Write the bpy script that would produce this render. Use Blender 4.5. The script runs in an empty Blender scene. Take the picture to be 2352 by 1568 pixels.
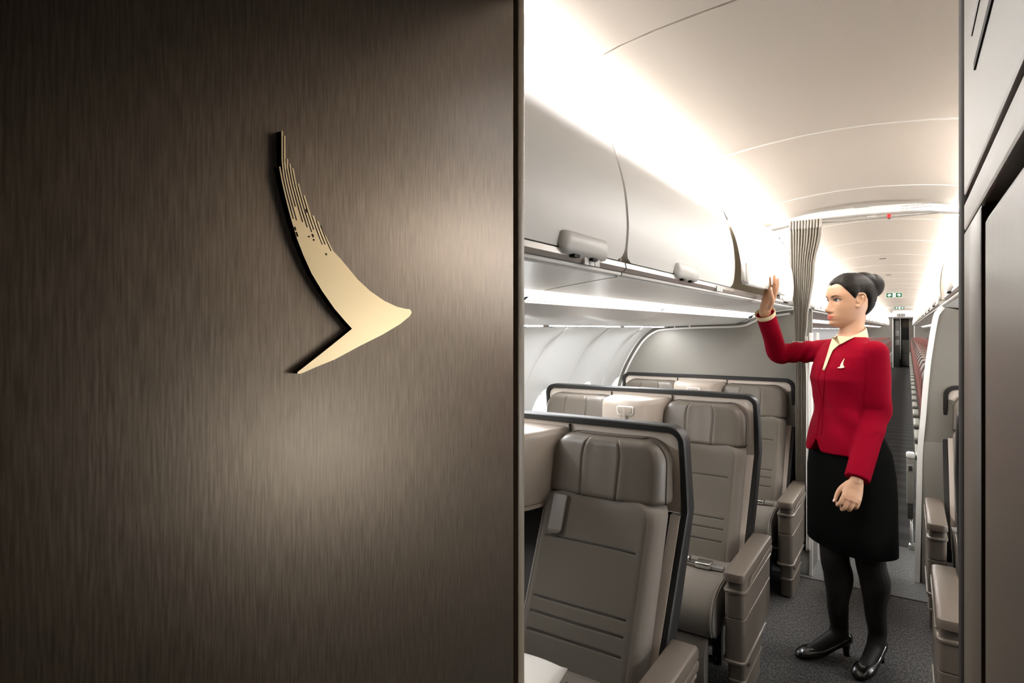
import bpy, bmesh, math, random
from mathutils import Vector, Matrix, Euler
from mathutils.bvhtree import BVHTree
from mathutils.geometry import tessellate_polygon

SC = bpy.context.scene
COL = SC.collection
PI = math.pi
H = 1.45            # eye height of the camera above the cabin floor
XC = -0.215         # centre line of the cabin

# ------------------------------------------------------------------ camera
FPX, YAW, HY = 1378.9, math.radians(33.4), 756.3
cam_d = bpy.data.cameras.new('camera'); cam = bpy.data.objects.new('camera', cam_d); COL.objects.link(cam)
cam_d.sensor_width = 36.0; cam_d.sensor_fit = 'HORIZONTAL'
cam_d.lens = FPX / 2352 * 36.0
cam_d.shift_y = -(784 - HY) / 2352
cam_d.clip_start = 0.02; cam_d.clip_end = 200
cam.location = (0, 0, H); cam.rotation_euler = (PI / 2, 0, YAW)
SC.camera = cam

# ------------------------------------------------------------------ world and exposure
W = bpy.data.worlds.new('world'); SC.world = W; W.use_nodes = True
W.node_tree.nodes['Background'].inputs[0].default_value = (0.75, 0.85, 1.0, 1)
W.node_tree.nodes['Background'].inputs[1].default_value = 0.05
SC.view_settings.view_transform = 'Standard'; SC.view_settings.look = 'None'
SC.view_settings.gamma = 1.0; SC.view_settings.use_curve_mapping = False
SC.view_settings.exposure = 0.38
SC.cycles.use_denoising = True
SC.cycles.max_bounces = 10; SC.cycles.diffuse_bounces = 6; SC.cycles.glossy_bounces = 5
SC.cycles.sample_clamp_indirect = 6.0
COVE = 60.0         # radiance of the cove light strips
COVE_AFT = 55.0
WASH = 195.0        # ceiling-edge joint lines made to glow, added to light the cabin
STRIP = 2.2        # service unit light strips
WALLSTRIP = 34.0
VEST = 2.2          # vestibule ceiling spotlight, watts

# ------------------------------------------------------------------ helpers
def mesh_obj(name, verts, faces, mat=None, parent=None, label=None, cat=None, group=None, kind=None, smooth=False, mats=None, fm=None):
    me = bpy.data.meshes.new(name)
    me.from_pydata([tuple(v) for v in verts], [], faces)
    me.validate(); me.update()
    if mats:
        for m in mats: me.materials.append(m)
        if fm:
            for p, i in zip(me.polygons, fm): p.material_index = i
    elif mat: me.materials.append(mat)
    if smooth:
        me.polygons.foreach_set('use_smooth', [True] * len(me.polygons))
    o = bpy.data.objects.new(name, me); COL.objects.link(o)
    if parent is not None: o.parent = parent
    tag(o, label, cat, group, kind)
    return o

def bm_obj(name, bm, mat, parent=None, label=None, cat=None, group=None, kind=None, smooth=False):
    bmesh.ops.recalc_face_normals(bm, faces=bm.faces)
    me = bpy.data.meshes.new(name); bm.to_mesh(me); bm.free()
    if mat: me.materials.append(mat)
    if smooth:
        me.polygons.foreach_set('use_smooth', [True] * len(me.polygons))
    o = bpy.data.objects.new(name, me); COL.objects.link(o)
    if parent is not None: o.parent = parent
    tag(o, label, cat, group, kind)
    return o

def tag(o, label=None, cat=None, group=None, kind=None):
    if label: o['label'] = label
    if cat: o['category'] = cat
    if group: o['group'] = group
    if kind: o['kind'] = kind
    return o

def empty(name, loc, label=None, cat=None, group=None, kind=None, rz=0.0):
    o = bpy.data.objects.new(name, None); COL.objects.link(o)
    o.location = loc; o.rotation_euler = (0, 0, rz); o.empty_display_size = 0.1
    return tag(o, label, cat, group, kind)

def dup(root, loc, label=None, group=None):
    r = root.copy(); COL.objects.link(r); r.location = loc
    if label: r['label'] = label
    if group: r['group'] = group
    for ch in KIDS(root):
        c = ch.copy(); COL.objects.link(c); c.parent = r
        for g in KIDS(ch):
            d = g.copy(); COL.objects.link(d); d.parent = c
    return r

def KIDS(o):
    return [c for c in o.children]

def autosmooth(o, ang=40):
    me = o.data
    me.polygons.foreach_set('use_smooth', [True] * len(me.polygons))
    try: me.set_sharp_from_angle(angle=math.radians(ang))
    except Exception: pass
    return o

def bm_box(bm, x0, x1, y0, y1, z0, z1, bev=0.0, seg=2):
    r = bmesh.ops.create_cube(bm, size=1.0)
    vs = r['verts']
    for v in vs:
        v.co = Vector(((x0 + x1) / 2 + v.co.x * (x1 - x0), (y0 + y1) / 2 + v.co.y * (y1 - y0), (z0 + z1) / 2 + v.co.z * (z1 - z0)))
    if bev > 0:
        es = list({e for v in vs for e in v.link_edges})
        bmesh.ops.bevel(bm, geom=es, offset=bev, segments=seg, profile=0.5, affect='EDGES')

def box(name, x0, x1, y0, y1, z0, z1, mat, parent=None, bev=0.0, seg=2, **kw):
    bm = bmesh.new(); bm_box(bm, x0, x1, y0, y1, z0, z1, bev, seg)
    o = bm_obj(name, bm, mat, parent, **kw)
    if bev > 0: autosmooth(o)
    return o

def prism(name, prof, axis, a0, a1, mat, parent=None, bev=0.0, seg=2, smooth=True, **kw):
    """closed 2D outline pushed along one axis; prof gives the two remaining coordinates in xyz order"""
    bm = bmesh.new()
    def P(p, a):
        return {'x': (a, p[0], p[1]), 'y': (p[0], a, p[1]), 'z': (p[0], p[1], a)}[axis]
    A = [bm.verts.new(P(p, a0)) for p in prof]; B = [bm.verts.new(P(p, a1)) for p in prof]
    n = len(prof)
    fa = bm.faces.new(A); fb = bm.faces.new(B[::-1])
    for i in range(n): bm.faces.new((A[i], B[i], B[(i + 1) % n], A[(i + 1) % n]))
    if bev > 0:
        es = list(set(fa.edges) | set(fb.edges))
        bmesh.ops.bevel(bm, geom=es, offset=bev, segments=seg, profile=0.5, affect='EDGES')
    big = [f for f in bm.faces if len(f.verts) > 4]
    if big: bmesh.ops.triangulate(bm, faces=big)
    o = bm_obj(name, bm, mat, parent, **kw)
    if smooth: autosmooth(o)
    return o

def sweep(name, prof, y0, y1, mat, parent=None, thick=0.0, ny=1, smooth=True, **kw):
    """open profile of (x, z) pushed along Y; thick > 0 gives it a second skin on its right-hand side"""
    n = len(prof); vs = []; fs = []
    P2 = [prof]
    if thick:
        off = []
        for i, p in enumerate(prof):
            a = Vector(prof[max(i - 1, 0)]); b = Vector(prof[min(i + 1, n - 1)])
            d = (b - a).normalized(); nn = Vector((d.y, -d.x))
            off.append((p[0] + nn.x * thick, p[1] + nn.y * thick))
        P2.append(off)
    for Pp in P2:
        for k in range(ny + 1):
            y = y0 + (y1 - y0) * k / ny
            vs += [(p[0], y, p[1]) for p in Pp]
    def idx(s, k, i): return s * (ny + 1) * n + k * n + i
    for s in range(len(P2)):
        for k in range(ny):
            for i in range(n - 1):
                q = (idx(s, k, i), idx(s, k, i + 1), idx(s, k + 1, i + 1), idx(s, k + 1, i))
                fs.append(q if s == 0 else q[::-1])
    if thick:
        for k in range(ny):
            for i in (0, n - 1):
                fs.append((idx(0, k, i), idx(0, k + 1, i), idx(1, k + 1, i), idx(1, k, i)))
        for k in (0, ny):
            for i in range(n - 1):
                fs.append((idx(0, k, i), idx(1, k, i), idx(1, k, i + 1), idx(0, k, i + 1)))
    bm = bmesh.new(); bv = [bm.verts.new(v) for v in vs]
    for f in fs: bm.faces.new([bv[i] for i in f])
    o = bm_obj(name, bm, mat, parent, **kw)
    if smooth: autosmooth(o, 35)
    return o

def tube(name, pts, r, mat, parent=None, seg=8, caps=True, closed=False, **kw):
    bm = bmesh.new(); bm_tube(bm, pts, r, seg, caps, closed)
    return bm_obj(name, bm, mat, parent, smooth=True, **kw)

def bm_tube(bm, pts, r, seg=8, caps=True, closed=False):
    pts = [Vector(p) for p in pts]; n = len(pts)
    rr = r if isinstance(r, (list, tuple)) else [r] * n
    up = None; rings = []
    for i, p in enumerate(pts):
        if closed: d = pts[(i + 1) % n] - pts[i - 1]
        else: d = pts[min(i + 1, n - 1)] - pts[max(i - 1, 0)]
        d.normalize()
        if up is None:
            up = Vector((0, 0, 1)) if abs(d.z) < 0.9 else Vector((1, 0, 0))
        s = d.cross(up)
        if s.length < 1e-6: s = d.orthogonal()
        s.normalize(); up = s.cross(d).normalized()
        rings.append([bm.verts.new(p + (s * math.cos(2 * PI * k / seg) + up * math.sin(2 * PI * k / seg)) * rr[i]) for k in range(seg)])
    m = n if closed else n - 1
    for i in range(m):
        A, B = rings[i], rings[(i + 1) % n]
        for k in range(seg): bm.faces.new((A[k], A[(k + 1) % seg], B[(k + 1) % seg], B[k]))
    if caps and not closed:
        bm.faces.new(rings[0][::-1]); bm.faces.new(rings[-1])

def bm_loft(bm, rings, cap0=True, cap1=True, closed=True):
    R = [[bm.verts.new(p) for p in ring] for ring in rings]
    n = len(R[0])
    for a, b in zip(R, R[1:]):
        for k in range(n if closed else n - 1):
            bm.faces.new((a[k], a[(k + 1) % n], b[(k + 1) % n], b[k]))
    if cap0: bm.faces.new(R[0][::-1])
    if cap1: bm.faces.new(R[-1])
    return R

def loft(name, rings, mat, parent=None, ang=50, **kw):
    bm = bmesh.new(); bm_loft(bm, rings)
    o = bm_obj(name, bm, mat, parent, **kw)
    return autosmooth(o, ang)

def rrect(x0, x1, y0, y1, r, n=5):
    """rounded rectangle outline, r a number or four radii (x1y0, x1y1, x0y1, x0y0)"""
    rs = r if isinstance(r, (list, tuple)) else [r] * 4
    cs = [(x1, y0, -PI / 2), (x1, y1, 0), (x0, y1, PI / 2), (x0, y0, PI)]
    sx = [(-1, 1), (-1, -1), (1, -1), (1, 1)]
    out = []
    for (cx, cy, a), (dx, dy), q in zip(cs, sx, rs):
        ox, oy = cx + dx * q, cy + dy * q
        for k in range(n + 1):
            t = a + PI / 2 * k / n
            out.append((ox + q * math.cos(t), oy + q * math.sin(t)))
    return out

def interp(tab, x):
    if x <= tab[0][0]: return tab[0][1]
    for (a, b), (c, d) in zip(tab, tab[1:]):
        if x <= c: return b + (d - b) * (x - a) / (c - a)
    return tab[-1][1]

def smooth_curve(pts, n=8, closed=False):
    """Catmull-Rom through the points"""
    P = [Vector(p) for p in pts]; out = []; m = len(P)
    rng = range(m if closed else m - 1)
    for i in rng:
        p0 = P[(i - 1) % m] if (closed or i > 0) else P[0] * 2 - P[1]
        p1 = P[i]; p2 = P[(i + 1) % m]
        p3 = P[(i + 2) % m] if (closed or i + 2 < m) else p2 * 2 - p1
        for k in range(n):
            t = k / n
            out.append(0.5 * ((2 * p1) + (p2 - p0) * t + (2 * p0 - 5 * p1 + 4 * p2 - p3) * t * t + (3 * p1 - p0 - 3 * p2 + p3) * t ** 3))
    if not closed: out.append(P[-1].copy())
    return out

# ------------------------------------------------------------------ materials
def srgb(r, g, b):
    f = lambda c: (c / 255 / 12.92) if c / 255 <= 0.04045 else ((c / 255 + 0.055) / 1.055) ** 2.4
    return (f(r), f(g), f(b), 1)

def M(name, col, rough=0.5, metal=0.0, spec=0.5, emit=None, estr=0.0, coat=0.0, sheen=0.0):
    m = bpy.data.materials.new(name); m.use_nodes = True
    b = m.node_tree.nodes['Principled BSDF']
    b.inputs['Base Color'].default_value = col
    b.inputs['Roughness'].default_value = rough; b.inputs['Metallic'].default_value = metal
    b.inputs['Specular IOR Level'].default_value = spec
    b.inputs['Coat Weight'].default_value = coat
    b.inputs['Sheen Weight'].default_value = sheen
    if emit:
        b.inputs['Emission Color'].default_value = emit; b.inputs['Emission Strength'].default_value = estr
    return m

def tex(m, kind='noise', scale=(1, 1, 1), nscale=50.0, bump=0.1, dist=0.002, mix=0.0, dark=0.7, detail=3.0, coord='Object', rough_var=0.0, ramp=(0.3, 0.7)):
    """relief and a little colour grain from one procedural texture"""
    nt = m.node_tree; b = nt.nodes['Principled BSDF']
    tc = nt.nodes.new('ShaderNodeTexCoord'); mp = nt.nodes.new('ShaderNodeMapping')
    mp.inputs['Scale'].default_value = scale
    nt.links.new(tc.outputs[coord], mp.inputs['Vector'])
    if kind == 'noise':
        t = nt.nodes.new('ShaderNodeTexNoise'); t.inputs['Scale'].default_value = nscale; t.inputs['Detail'].default_value = detail; out = t.outputs['Fac']
    elif kind == 'wave':
        t = nt.nodes.new('ShaderNodeTexWave'); t.inputs['Scale'].default_value = nscale; t.bands_direction = 'Y' if scale[1] == 1 and scale[0] < 0.1 else 'Z'; t.inputs['Distortion'].default_value = 1.0; t.inputs['Detail'].default_value = 1.0; out = t.outputs['Fac']
    elif kind == 'voronoi':
        t = nt.nodes.new('ShaderNodeTexVoronoi'); t.inputs['Scale'].default_value = nscale; out = t.outputs['Distance']
    elif kind == 'brick':
        t = nt.nodes.new('ShaderNodeTexBrick'); t.inputs['Scale'].default_value = nscale; out = t.outputs['Fac']
    nt.links.new(mp.outputs['Vector'], t.inputs['Vector'])
    if bump:
        bp = nt.nodes.new('ShaderNodeBump'); bp.inputs['Strength'].default_value = bump; bp.inputs['Distance'].default_value = dist
        nt.links.new(out, bp.inputs['Height']); nt.links.new(bp.outputs['Normal'], b.inputs['Normal'])
    if mix:
        c = b.inputs['Base Color'].default_value[:]
        rp = nt.nodes.new('ShaderNodeValToRGB')
        rp.color_ramp.elements[0].position = ramp[0]; rp.color_ramp.elements[1].position = ramp[1]
        rp.color_ramp.elements[0].color = (c[0] * dark, c[1] * dark, c[2] * dark, 1)
        rp.color_ramp.elements[1].color = (c[0] * (1 + mix), c[1] * (1 + mix), c[2] * (1 + mix), 1)
        nt.links.new(out, rp.inputs['Fac']); nt.links.new(rp.outputs['Color'], b.inputs['Base Color'])
    if rough_var:
        mr = nt.nodes.new('ShaderNodeMapRange'); r0 = b.inputs['Roughness'].default_value
        mr.inputs['To Min'].default_value = r0 - rough_var; mr.inputs['To Max'].default_value = r0 + rough_var
        nt.links.new(out, mr.inputs['Value']); nt.links.new(mr.outputs['Result'], b.inputs['Roughness'])
    return m

def emit_mat(name, col, s):
    return M(name, (0.8, 0.8, 0.8, 1), 0.6, emit=col, estr=s)

ORD = ('first second third fourth fifth sixth seventh eighth ninth tenth eleventh twelfth thirteenth fourteenth fifteenth sixteenth '
       'seventeenth eighteenth nineteenth twentieth twenty-first twenty-second twenty-third twenty-fourth twenty-fifth twenty-sixth twenty-seventh twenty-eighth').split()
mt = {}
mt['brushed'] = tex(M('brushed_panel', (0.138, 0.108, 0.080, 1), 0.38, 0.85, 0.5), 'noise', (900, 420, 26), 1.0, 0.13, 0.0006, 0.30, 0.74, 3.0, rough_var=0.05)
mt['brushed_right'] = tex(M('laminate_panel', srgb(88, 77, 65), 0.45, 0.0, 0.4), 'noise', (900, 260, 7), 1.0, 0.05, 0.0004, 0.06, 0.94, 3.0)
mt['edge_trim'] = M('edge_trim', srgb(150, 138, 120), 0.4)
mt['black'] = M('black_gap', srgb(14, 12, 10), 0.8)
mt['black_trim'] = M('black_trim', srgb(22, 21, 19), 0.5)
mt['gold'] = M('pale_gold', (1.0, 0.80, 0.49, 1), 0.42, 1.0)
mt['gold_side'] = M('shaded_gold', (0.10, 0.065, 0.035, 1), 0.45, 1.0)  # gold darkened in its colour where the sides mirror the dim galley
mt['ceiling'] = M('ceiling_plastic', srgb(197, 188, 178), 0.55)
mt['bin'] = tex(M('bin_plastic', srgb(245, 243, 239), 0.42), 'noise', (1, 1, 1), 220, 0.02, 0.0005)
mt['white'] = M('white_plastic', srgb(235, 233, 228), 0.4)
mt['psu'] = M('service_panel_plastic', srgb(236, 236, 233), 0.24, spec=0.8)
mt['grey'] = M('grey_plastic', srgb(150, 148, 143), 0.45)
mt['handle'] = M('bin_handle_plastic', srgb(214, 212, 207), 0.4)
mt['rail'] = M('rail_metal', srgb(170, 166, 160), 0.35, 0.3)
mt['darkgrey'] = M('dark_gasket', srgb(92, 90, 84), 0.5)
mt['bin_inside'] = M('bin_inside', srgb(196, 188, 172), 0.7)
mt['sidewall'] = M('sidewall_plastic', srgb(216, 216, 213), 0.5)
mt['partition'] = tex(M('partition_laminate', srgb(124, 120, 112), 0.5), 'noise', (1, 1, 1), 400, 0.03, 0.0004)
mt['shell'] = tex(M('shell_plastic', srgb(162, 150, 138), 0.45), 'noise', (1, 1, 1), 500, 0.02, 0.0004)
mt['shell_bright'] = M('lightened_shell_plastic', srgb(222, 210, 197), 0.5)  # shell plastic lightened in colour to stand for the light falling on it
mt['leather'] = tex(M('taupe_leather', srgb(100, 92, 82), 0.42, sheen=0.0), 'voronoi', (1, 1, 1), 420, 0.10, 0.0006)
mt['fabric'] = tex(M('taupe_woven_fabric', srgb(95, 87, 76), 0.85, sheen=0.25), 'wave', (8, 8, 40), 9, 0.5, 0.0012, 0.10, 0.84)
mt['fabric_light'] = tex(M('ribbed_side_fabric', srgb(112, 102, 91), 0.8, sheen=0.2), 'wave', (2, 2, 30), 9, 0.5, 0.001, 0.08, 0.86)
mt['seam'] = M('dark_seam', srgb(66, 59, 52), 0.8)  # dark tone for shell seams, headrest piping and stitch thread
mt['arm'] = tex(M('taupe_arm_plastic', srgb(94, 84, 74), 0.42), 'noise', (1, 1, 1), 600, 0.04, 0.0004)
mt['arm_body'] = M('console_plastic', srgb(98, 89, 79), 0.36)
mt['dark_edge'] = M('dark_edge_profile', srgb(34, 29, 24), 0.75, spec=0.2)
mt['chrome'] = M('chrome', (0.75, 0.74, 0.72, 1), 0.18, 1.0)
mt['silver'] = M('brushed_silver', (0.62, 0.61, 0.59, 1), 0.32, 0.9)
mt['frame'] = M('seat_frame_dark', srgb(52, 50, 47), 0.5)
mt['pillow'] = tex(M('white_linen', srgb(205, 200, 192), 0.85, sheen=0.3), 'noise', (1, 1, 1), 300, 0.15, 0.001)
mt['curtain'] = tex(M('taupe_curtain_cloth', srgb(122, 115, 104), 0.85, sheen=0.3), 'wave', (1, 1, 30), 10, 0.15, 0.0006)
mt['curtain_head'] = M('curtain_heading_tape', srgb(186, 178, 166), 0.8, sheen=0.2)
mt['satin'] = M('silver_satin_lining', srgb(214, 212, 206), 0.38, 0.15)
mt['carpet'] = tex(M('charcoal_carpet', srgb(33, 31, 29), 0.95, sheen=0.1), 'noise', (150, 60, 1), 1.0, 0.9, 0.004, 2.6, 0.25, 2.0, ramp=(0.42, 0.62))
mt['carpet_dark'] = tex(M('dark_carpet_shade_stripes', srgb(44, 44, 43), 0.95), 'wave', (0.01, 1, 1), 1.0, 0.0, 0.001, 0.25, 0.6)  # seat-row shadows painted into the carpet colour as darker cross stripes
mt['carpet_aft'] = tex(M('grey_ribbed_carpet', srgb(86, 87, 86), 0.95, sheen=0.1), 'noise', (260, 60, 1), 1.0, 0.7, 0.003, 0.6, 0.5, 2.0, ramp=(0.38, 0.62))
mt['sign'] = M('sign_housing', srgb(170, 172, 168), 0.5)
mt['sign_green'] = M('sign_green', srgb(0, 34, 15), 0.7, spec=0.05, emit=srgb(6, 110, 54), estr=0.5)
mt['sign_white'] = M('sign_white', srgb(240, 248, 244), 0.5, emit=srgb(240, 255, 246), estr=0.3)
mt['red'] = M('red_tag', srgb(196, 28, 30), 0.5)
mt['ink'] = M('print_grey', srgb(120, 116, 110), 0.7)
mt['eco_red'] = tex(M('russet_seat_fabric', srgb(68, 44, 38), 0.85, sheen=0.2), 'noise', (1, 1, 1), 260, 0.2, 0.001)
mt['eco_dark'] = tex(M('dark_russet_seat_fabric', srgb(62, 41, 35), 0.85, sheen=0.2), 'noise', (1, 1, 1), 260, 0.2, 0.001)
mt['eco_leather'] = M('sage_grey_leather', srgb(112, 112, 104), 0.5)
mt['pink'] = M('pink_piping', srgb(124, 80, 75), 0.7)
mt['galley'] = M('galley_dark', srgb(70, 68, 64), 0.4)
mt['galley_light'] = M('galley_panel', srgb(128, 126, 120), 0.45)
mt['notice'] = M('notice_board', srgb(150, 130, 108), 0.6)
mt['cove'] = emit_mat('cove_light', (1.0, 0.965, 0.925, 1), COVE)
mt['wash'] = emit_mat('added_wash_light', (1.0, 0.97, 0.94, 1), WASH)
mt['cove_aft'] = emit_mat('cove_light_aft', (1.0, 0.965, 0.925, 1), COVE_AFT)
mt['strip'] = emit_mat('service_light', (1.0, 0.90, 0.80, 1), STRIP)
mt['wallstrip'] = emit_mat('sidewall_light', (0.97, 0.98, 1.0, 1), WALLSTRIP)
mt['window'] = emit_mat('daylit_pane', (0.95, 0.98, 1.0, 1), 6.0)
mt['window_right'] = emit_mat('daylit_pane_bright', (0.95, 0.98, 1.0, 1), 75.0)
mt['reading'] = emit_mat('reading_light', (1.0, 0.55, 0.18, 1), 1.0)

# ------------------------------------------------------------------ structure: floor
Y0, YDIV, Y1 = -1.6, 3.87, 27.0
XL, XR = -2.08, 1.65
def slab(name, x0, x1, y0, y1, z0, z1, mat, **kw): return box(name, x0, x1, y0, y1, z0, z1, mat, **kw)
slab('floor', XL, XR, Y0, YDIV - 0.004, -0.05, 0.0, mt['carpet'], kind='structure')
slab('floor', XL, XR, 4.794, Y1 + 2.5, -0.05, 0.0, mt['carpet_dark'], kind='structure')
slab('trim_1', XL, XR, 4.786, 4.794, -0.05, 0.002, mt['black'], kind='structure')
slab('floor', XL, XR, YDIV + 0.004, 4.786, -0.05, 0.0, mt['carpet_aft'], kind='structure')
slab('trim_1', XL, XR, YDIV - 0.004, YDIV + 0.004, -0.05, 0.003, mt['black'], kind='structure')

# ------------------------------------------------------------------ ceiling: a backing skin with one curved panel per bay
BAY = 1.1
SEAM0 = 1.38
def cz(d): return H + d
half = [(0.0, 0.730), (0.10, 0.728), (0.19, 0.721), (0.29, 0.711), (0.38, 0.697), (0.456, 0.677)]
cove = [(0.462, 0.676), (0.50, 0.664), (0.541, 0.652), (0.60, 0.640), (0.68, 0.625), (0.80, 0.60)]
crown = [(XC - u, cz(z)) for u, z in half[::-1]] + [(XC + u, cz(z)) for u, z in half[1:]]
ceiling = sweep('ceiling', [(XC - 1.2, cz(0.60)), (XC - 0.8, cz(0.66)), (XC - 0.46, cz(0.70)), (XC, cz(0.75)), (XC + 0.46, cz(0.70)), (XC + 0.8, cz(0.66)), (XC + 1.2, cz(0.60))], Y0, Y1 + 2.5, mt['grey'], kind='structure')
pan = cl = cr = None
k0 = -3
for k in range(k0, 24):
    if k == k0:
        pan = sweep('ceiling_panel', crown, 0.004, BAY - 0.004, mt['ceiling'], ceiling, thick=-0.012)
        cl = sweep('cove_panel', [(XC - u, cz(z)) for u, z in cove], 0.003, BAY - 0.003, mt['ceiling'], ceiling, thick=0.01)
        cr = sweep('cove_panel', [(XC + u, cz(z)) for u, z in cove], 0.003, BAY - 0.003, mt['ceiling'], ceiling, thick=-0.01)
        trio = (pan, cl, cr)
    else:
        trio = []
        for s in (pan, cl, cr):
            c = s.copy(); COL.objects.link(c); trio.append(c)
    for c in trio: c.location = (0, SEAM0 + k * BAY, 0)
    if k > 0:
        if k == 1: js = js0 = sweep('joint_strip', [(x, z - 0.0015) for x, z in crown], -0.007, 0.007, mt['white'], ceiling, thick=-0.004)
        else: js = js0.copy(); COL.objects.link(js)
        js.location = (0, SEAM0 + k * BAY, 0)
# pale joint strip along each cove panel, made to glow as added light
for s in (-1, 1):
    box('added_wash_strip', XC + s * 0.459 - 0.006, XC + s * 0.459 + 0.006, 0.9 if s < 0 else 2.4, Y1, cz(0.6735), cz(0.679), mt['wash'], ceiling, label='thin pale joint line glowing with added light')
# small slots of the ceiling lights along the aisle
for y in (7.25, 9.47):
    box('light_slot', XC - 0.03, XC + 0.03, y - 0.012, y + 0.012, cz(0.7235), cz(0.728), mt['frame'], ceiling)

# ------------------------------------------------------------------ side walls with windows
WPROF = [(-1.50, 0.012), (-1.558, -0.012), (-1.60, -0.045), (-1.64, -0.091), (-1.685, -0.15), (-1.724, -0.22), (-1.76, -0.29), (-1.793, -0.367), (-1.815, -0.44), (-1.835, -0.53), (-1.848, -0.62), (-1.855, -0.72), (-1.855, -0.82), (-1.85, -0.95), (-1.82, -1.15), (-1.76, -1.46)]
wl = [0.0]
for a, b in zip(WPROF, WPROF[1:]): wl.append(wl[-1] + math.dist(a, b))
def wall_pt(s, off=0.0):
    s = max(0, min(s, wl[-1] - 1e-6))
    for i in range(len(wl) - 1):
        if s <= wl[i + 1]: break
    t = (s - wl[i]) / (wl[i + 1] - wl[i])
    a, b = Vector(WPROF[i]), Vector(WPROF[i + 1])
    # smoothed normal
    d0 = (Vector(WPROF[min(i + 1, len(wl) - 1)]) - Vector(WPROF[max(i - 1, 0)])).normalized()
    d1 = (Vector(WPROF[min(i + 2, len(wl) - 1)]) - Vector(WPROF[i])).normalized()
    d = (d0 * (1 - t) + d1 * t).normalized()
    p = a + (b - a) * t
    n = Vector((d.y, -d.x))          # points out of the cabin
    return Vector((p.x + n.x * off, cz(p.y + n.y * off)))
WP = 0.533
SW = 0.635                            # arc position of the window centre
def window_panel_mesh():
    vs = []; fs = []; n = 48
    def ov(k, sc): 
        a = 2 * PI * k / n
        return (0.118 * sc * math.cos(a), 0.165 * sc * math.sin(a))
    def edge(k):
        a = 2 * PI * k / n; c, s = math.cos(a), math.sin(a)
        hy, up, dn = WP / 2 - 0.0009, SW - 0.002, wl[-1] - SW
        t = min(hy / abs(c) if abs(c) > 1e-9 else 9e9, (dn / s if s > 1e-9 else (up / -s if s < -1e-9 else 9e9)))
        return (c * t, s * t)
    lay = []
    for j in range(11):
        t = j / 10
        for k in range(n):
            a = ov(k, 1.0); b = edge(k)
            y = a[0] + (b[0] - a[0]) * t; s = a[1] + (b[1] - a[1]) * t
            lip = -0.006 * math.exp(-(t / 0.10) ** 2)
            p = wall_pt(SW + s, lip)
            vs.append((p.x, y, p.y))
    for j in range(10):
        for k in range(n):
            fs.append((j * n + k, j * n + (k + 1) % n, (j + 1) * n + (k + 1) % n, (j + 1) * n + k))
    # corner fillers
    return vs, fs
wall_left = sweep('wall_left', [(x - 0.11, cz(z)) for x, z in WPROF], 0.86, 4.20, mt['grey'], kind='structure')
vs, fs = window_panel_mesh()
wpan0 = None; win0 = None
for i, y in enumerate([0.95 + WP * j for j in range(1, 7)]):
    if wpan0 is None:
        wpan0 = mesh_obj('sidewall_panel', vs, fs, mt['sidewall'], wall_left, smooth=True); c = wpan0
        # window: reveal funnel, sliding shade and bright pane
        n = 48; rv = []; rf = []
        for j, (sc, off) in enumerate([(1.0, -0.006), (1.01, 0.0), (0.97, 0.012), (0.86, 0.030), (0.80, 0.050), (0.78, 0.06)]):
            for k in range(n):
                a = 2 * PI * k / n
                p = wall_pt(SW + 0.165 * sc * math.sin(a), off); rv.append((p.x, 0.118 * sc * math.cos(a), p.y))
        for j in range(5):
            for k in range(n): rf.append((j * n + k, (j + 1) * n + k, (j + 1) * n + (k + 1) % n, j * n + (k + 1) % n))
        win0 = mesh_obj('window_1', rv, rf, mt['white'], None, kind='structure', smooth=True)
        pv = []
        for k in range(n):
            a = 2 * PI * k / n
            p = wall_pt(SW + 0.165 * 0.79 * math.sin(a), 0.06); pv.append((p.x, 0.118 * 0.79 * math.cos(a), p.y))
        mesh_obj('pane', pv, [tuple(range(n))], mt['window'], win0)
        sv = []; sf = []
        for j in range(5):
            for k in range(13):
                y_ = 0.092 * (k / 12 * 2 - 1)
                top = math.sqrt(max(0, 1 - (y_ / 0.0935) ** 2)) * 0.130
                s_ = SW - top + (top - 0.095) * j / 4 if top > 0.095 else SW - top
                p = wall_pt(s_, 0.052); sv.append((p.x, y_, p.y))
        for j in range(4):
            for k in range(12): sf.append((j * 13 + k, j * 13 + k + 1, (j + 1) * 13 + k + 1, (j + 1) * 13 + k))
        mesh_obj('window_shade', sv, sf, mt['white'], win0)
        w = win0
    else:
        c = wpan0.copy(); COL.objects.link(c)
        w = dup(win0, (0, 0, 0)); w.name = 'window_%d' % (i + 1)
    c.location = (0, y, 0); w.location = (0, y, 0)
# right-hand wall and the aft walls, plain behind the seats
MX = lambda x: 2 * XC - x
sweep('wall_right', [(MX(x), cz(z)) for x, z in WPROF], Y0, 2.28, mt['sidewall'], kind='structure')
sweep('wall_right', [(MX(x), cz(z)) for x, z in WPROF], 4.21, Y1, mt['sidewall'], kind='structure')
wall_right = sweep('wall_right', [(MX(x - 0.11), cz(z)) for x, z in WPROF], 2.28, 4.21, mt['sidewall'], kind='structure')
sweep('wall_left_aft', [(x, cz(z)) for x, z in WPROF], 4.21, Y1, mt['sidewall'], kind='structure').name = 'wall_left'
def mirrored(me):
    m2 = me.copy()
    for v in m2.vertices: v.co.x = MX(v.co.x)
    m2.flip_normals(); return m2
rmesh = mirrored(wpan0.data); rwm = [mirrored(win0.data)] + [mirrored(c.data) for c in win0.children]
for m2 in rwm:
    if m2.materials and m2.materials[0] == mt['window']: m2.materials[0] = mt['window_right']
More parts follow.
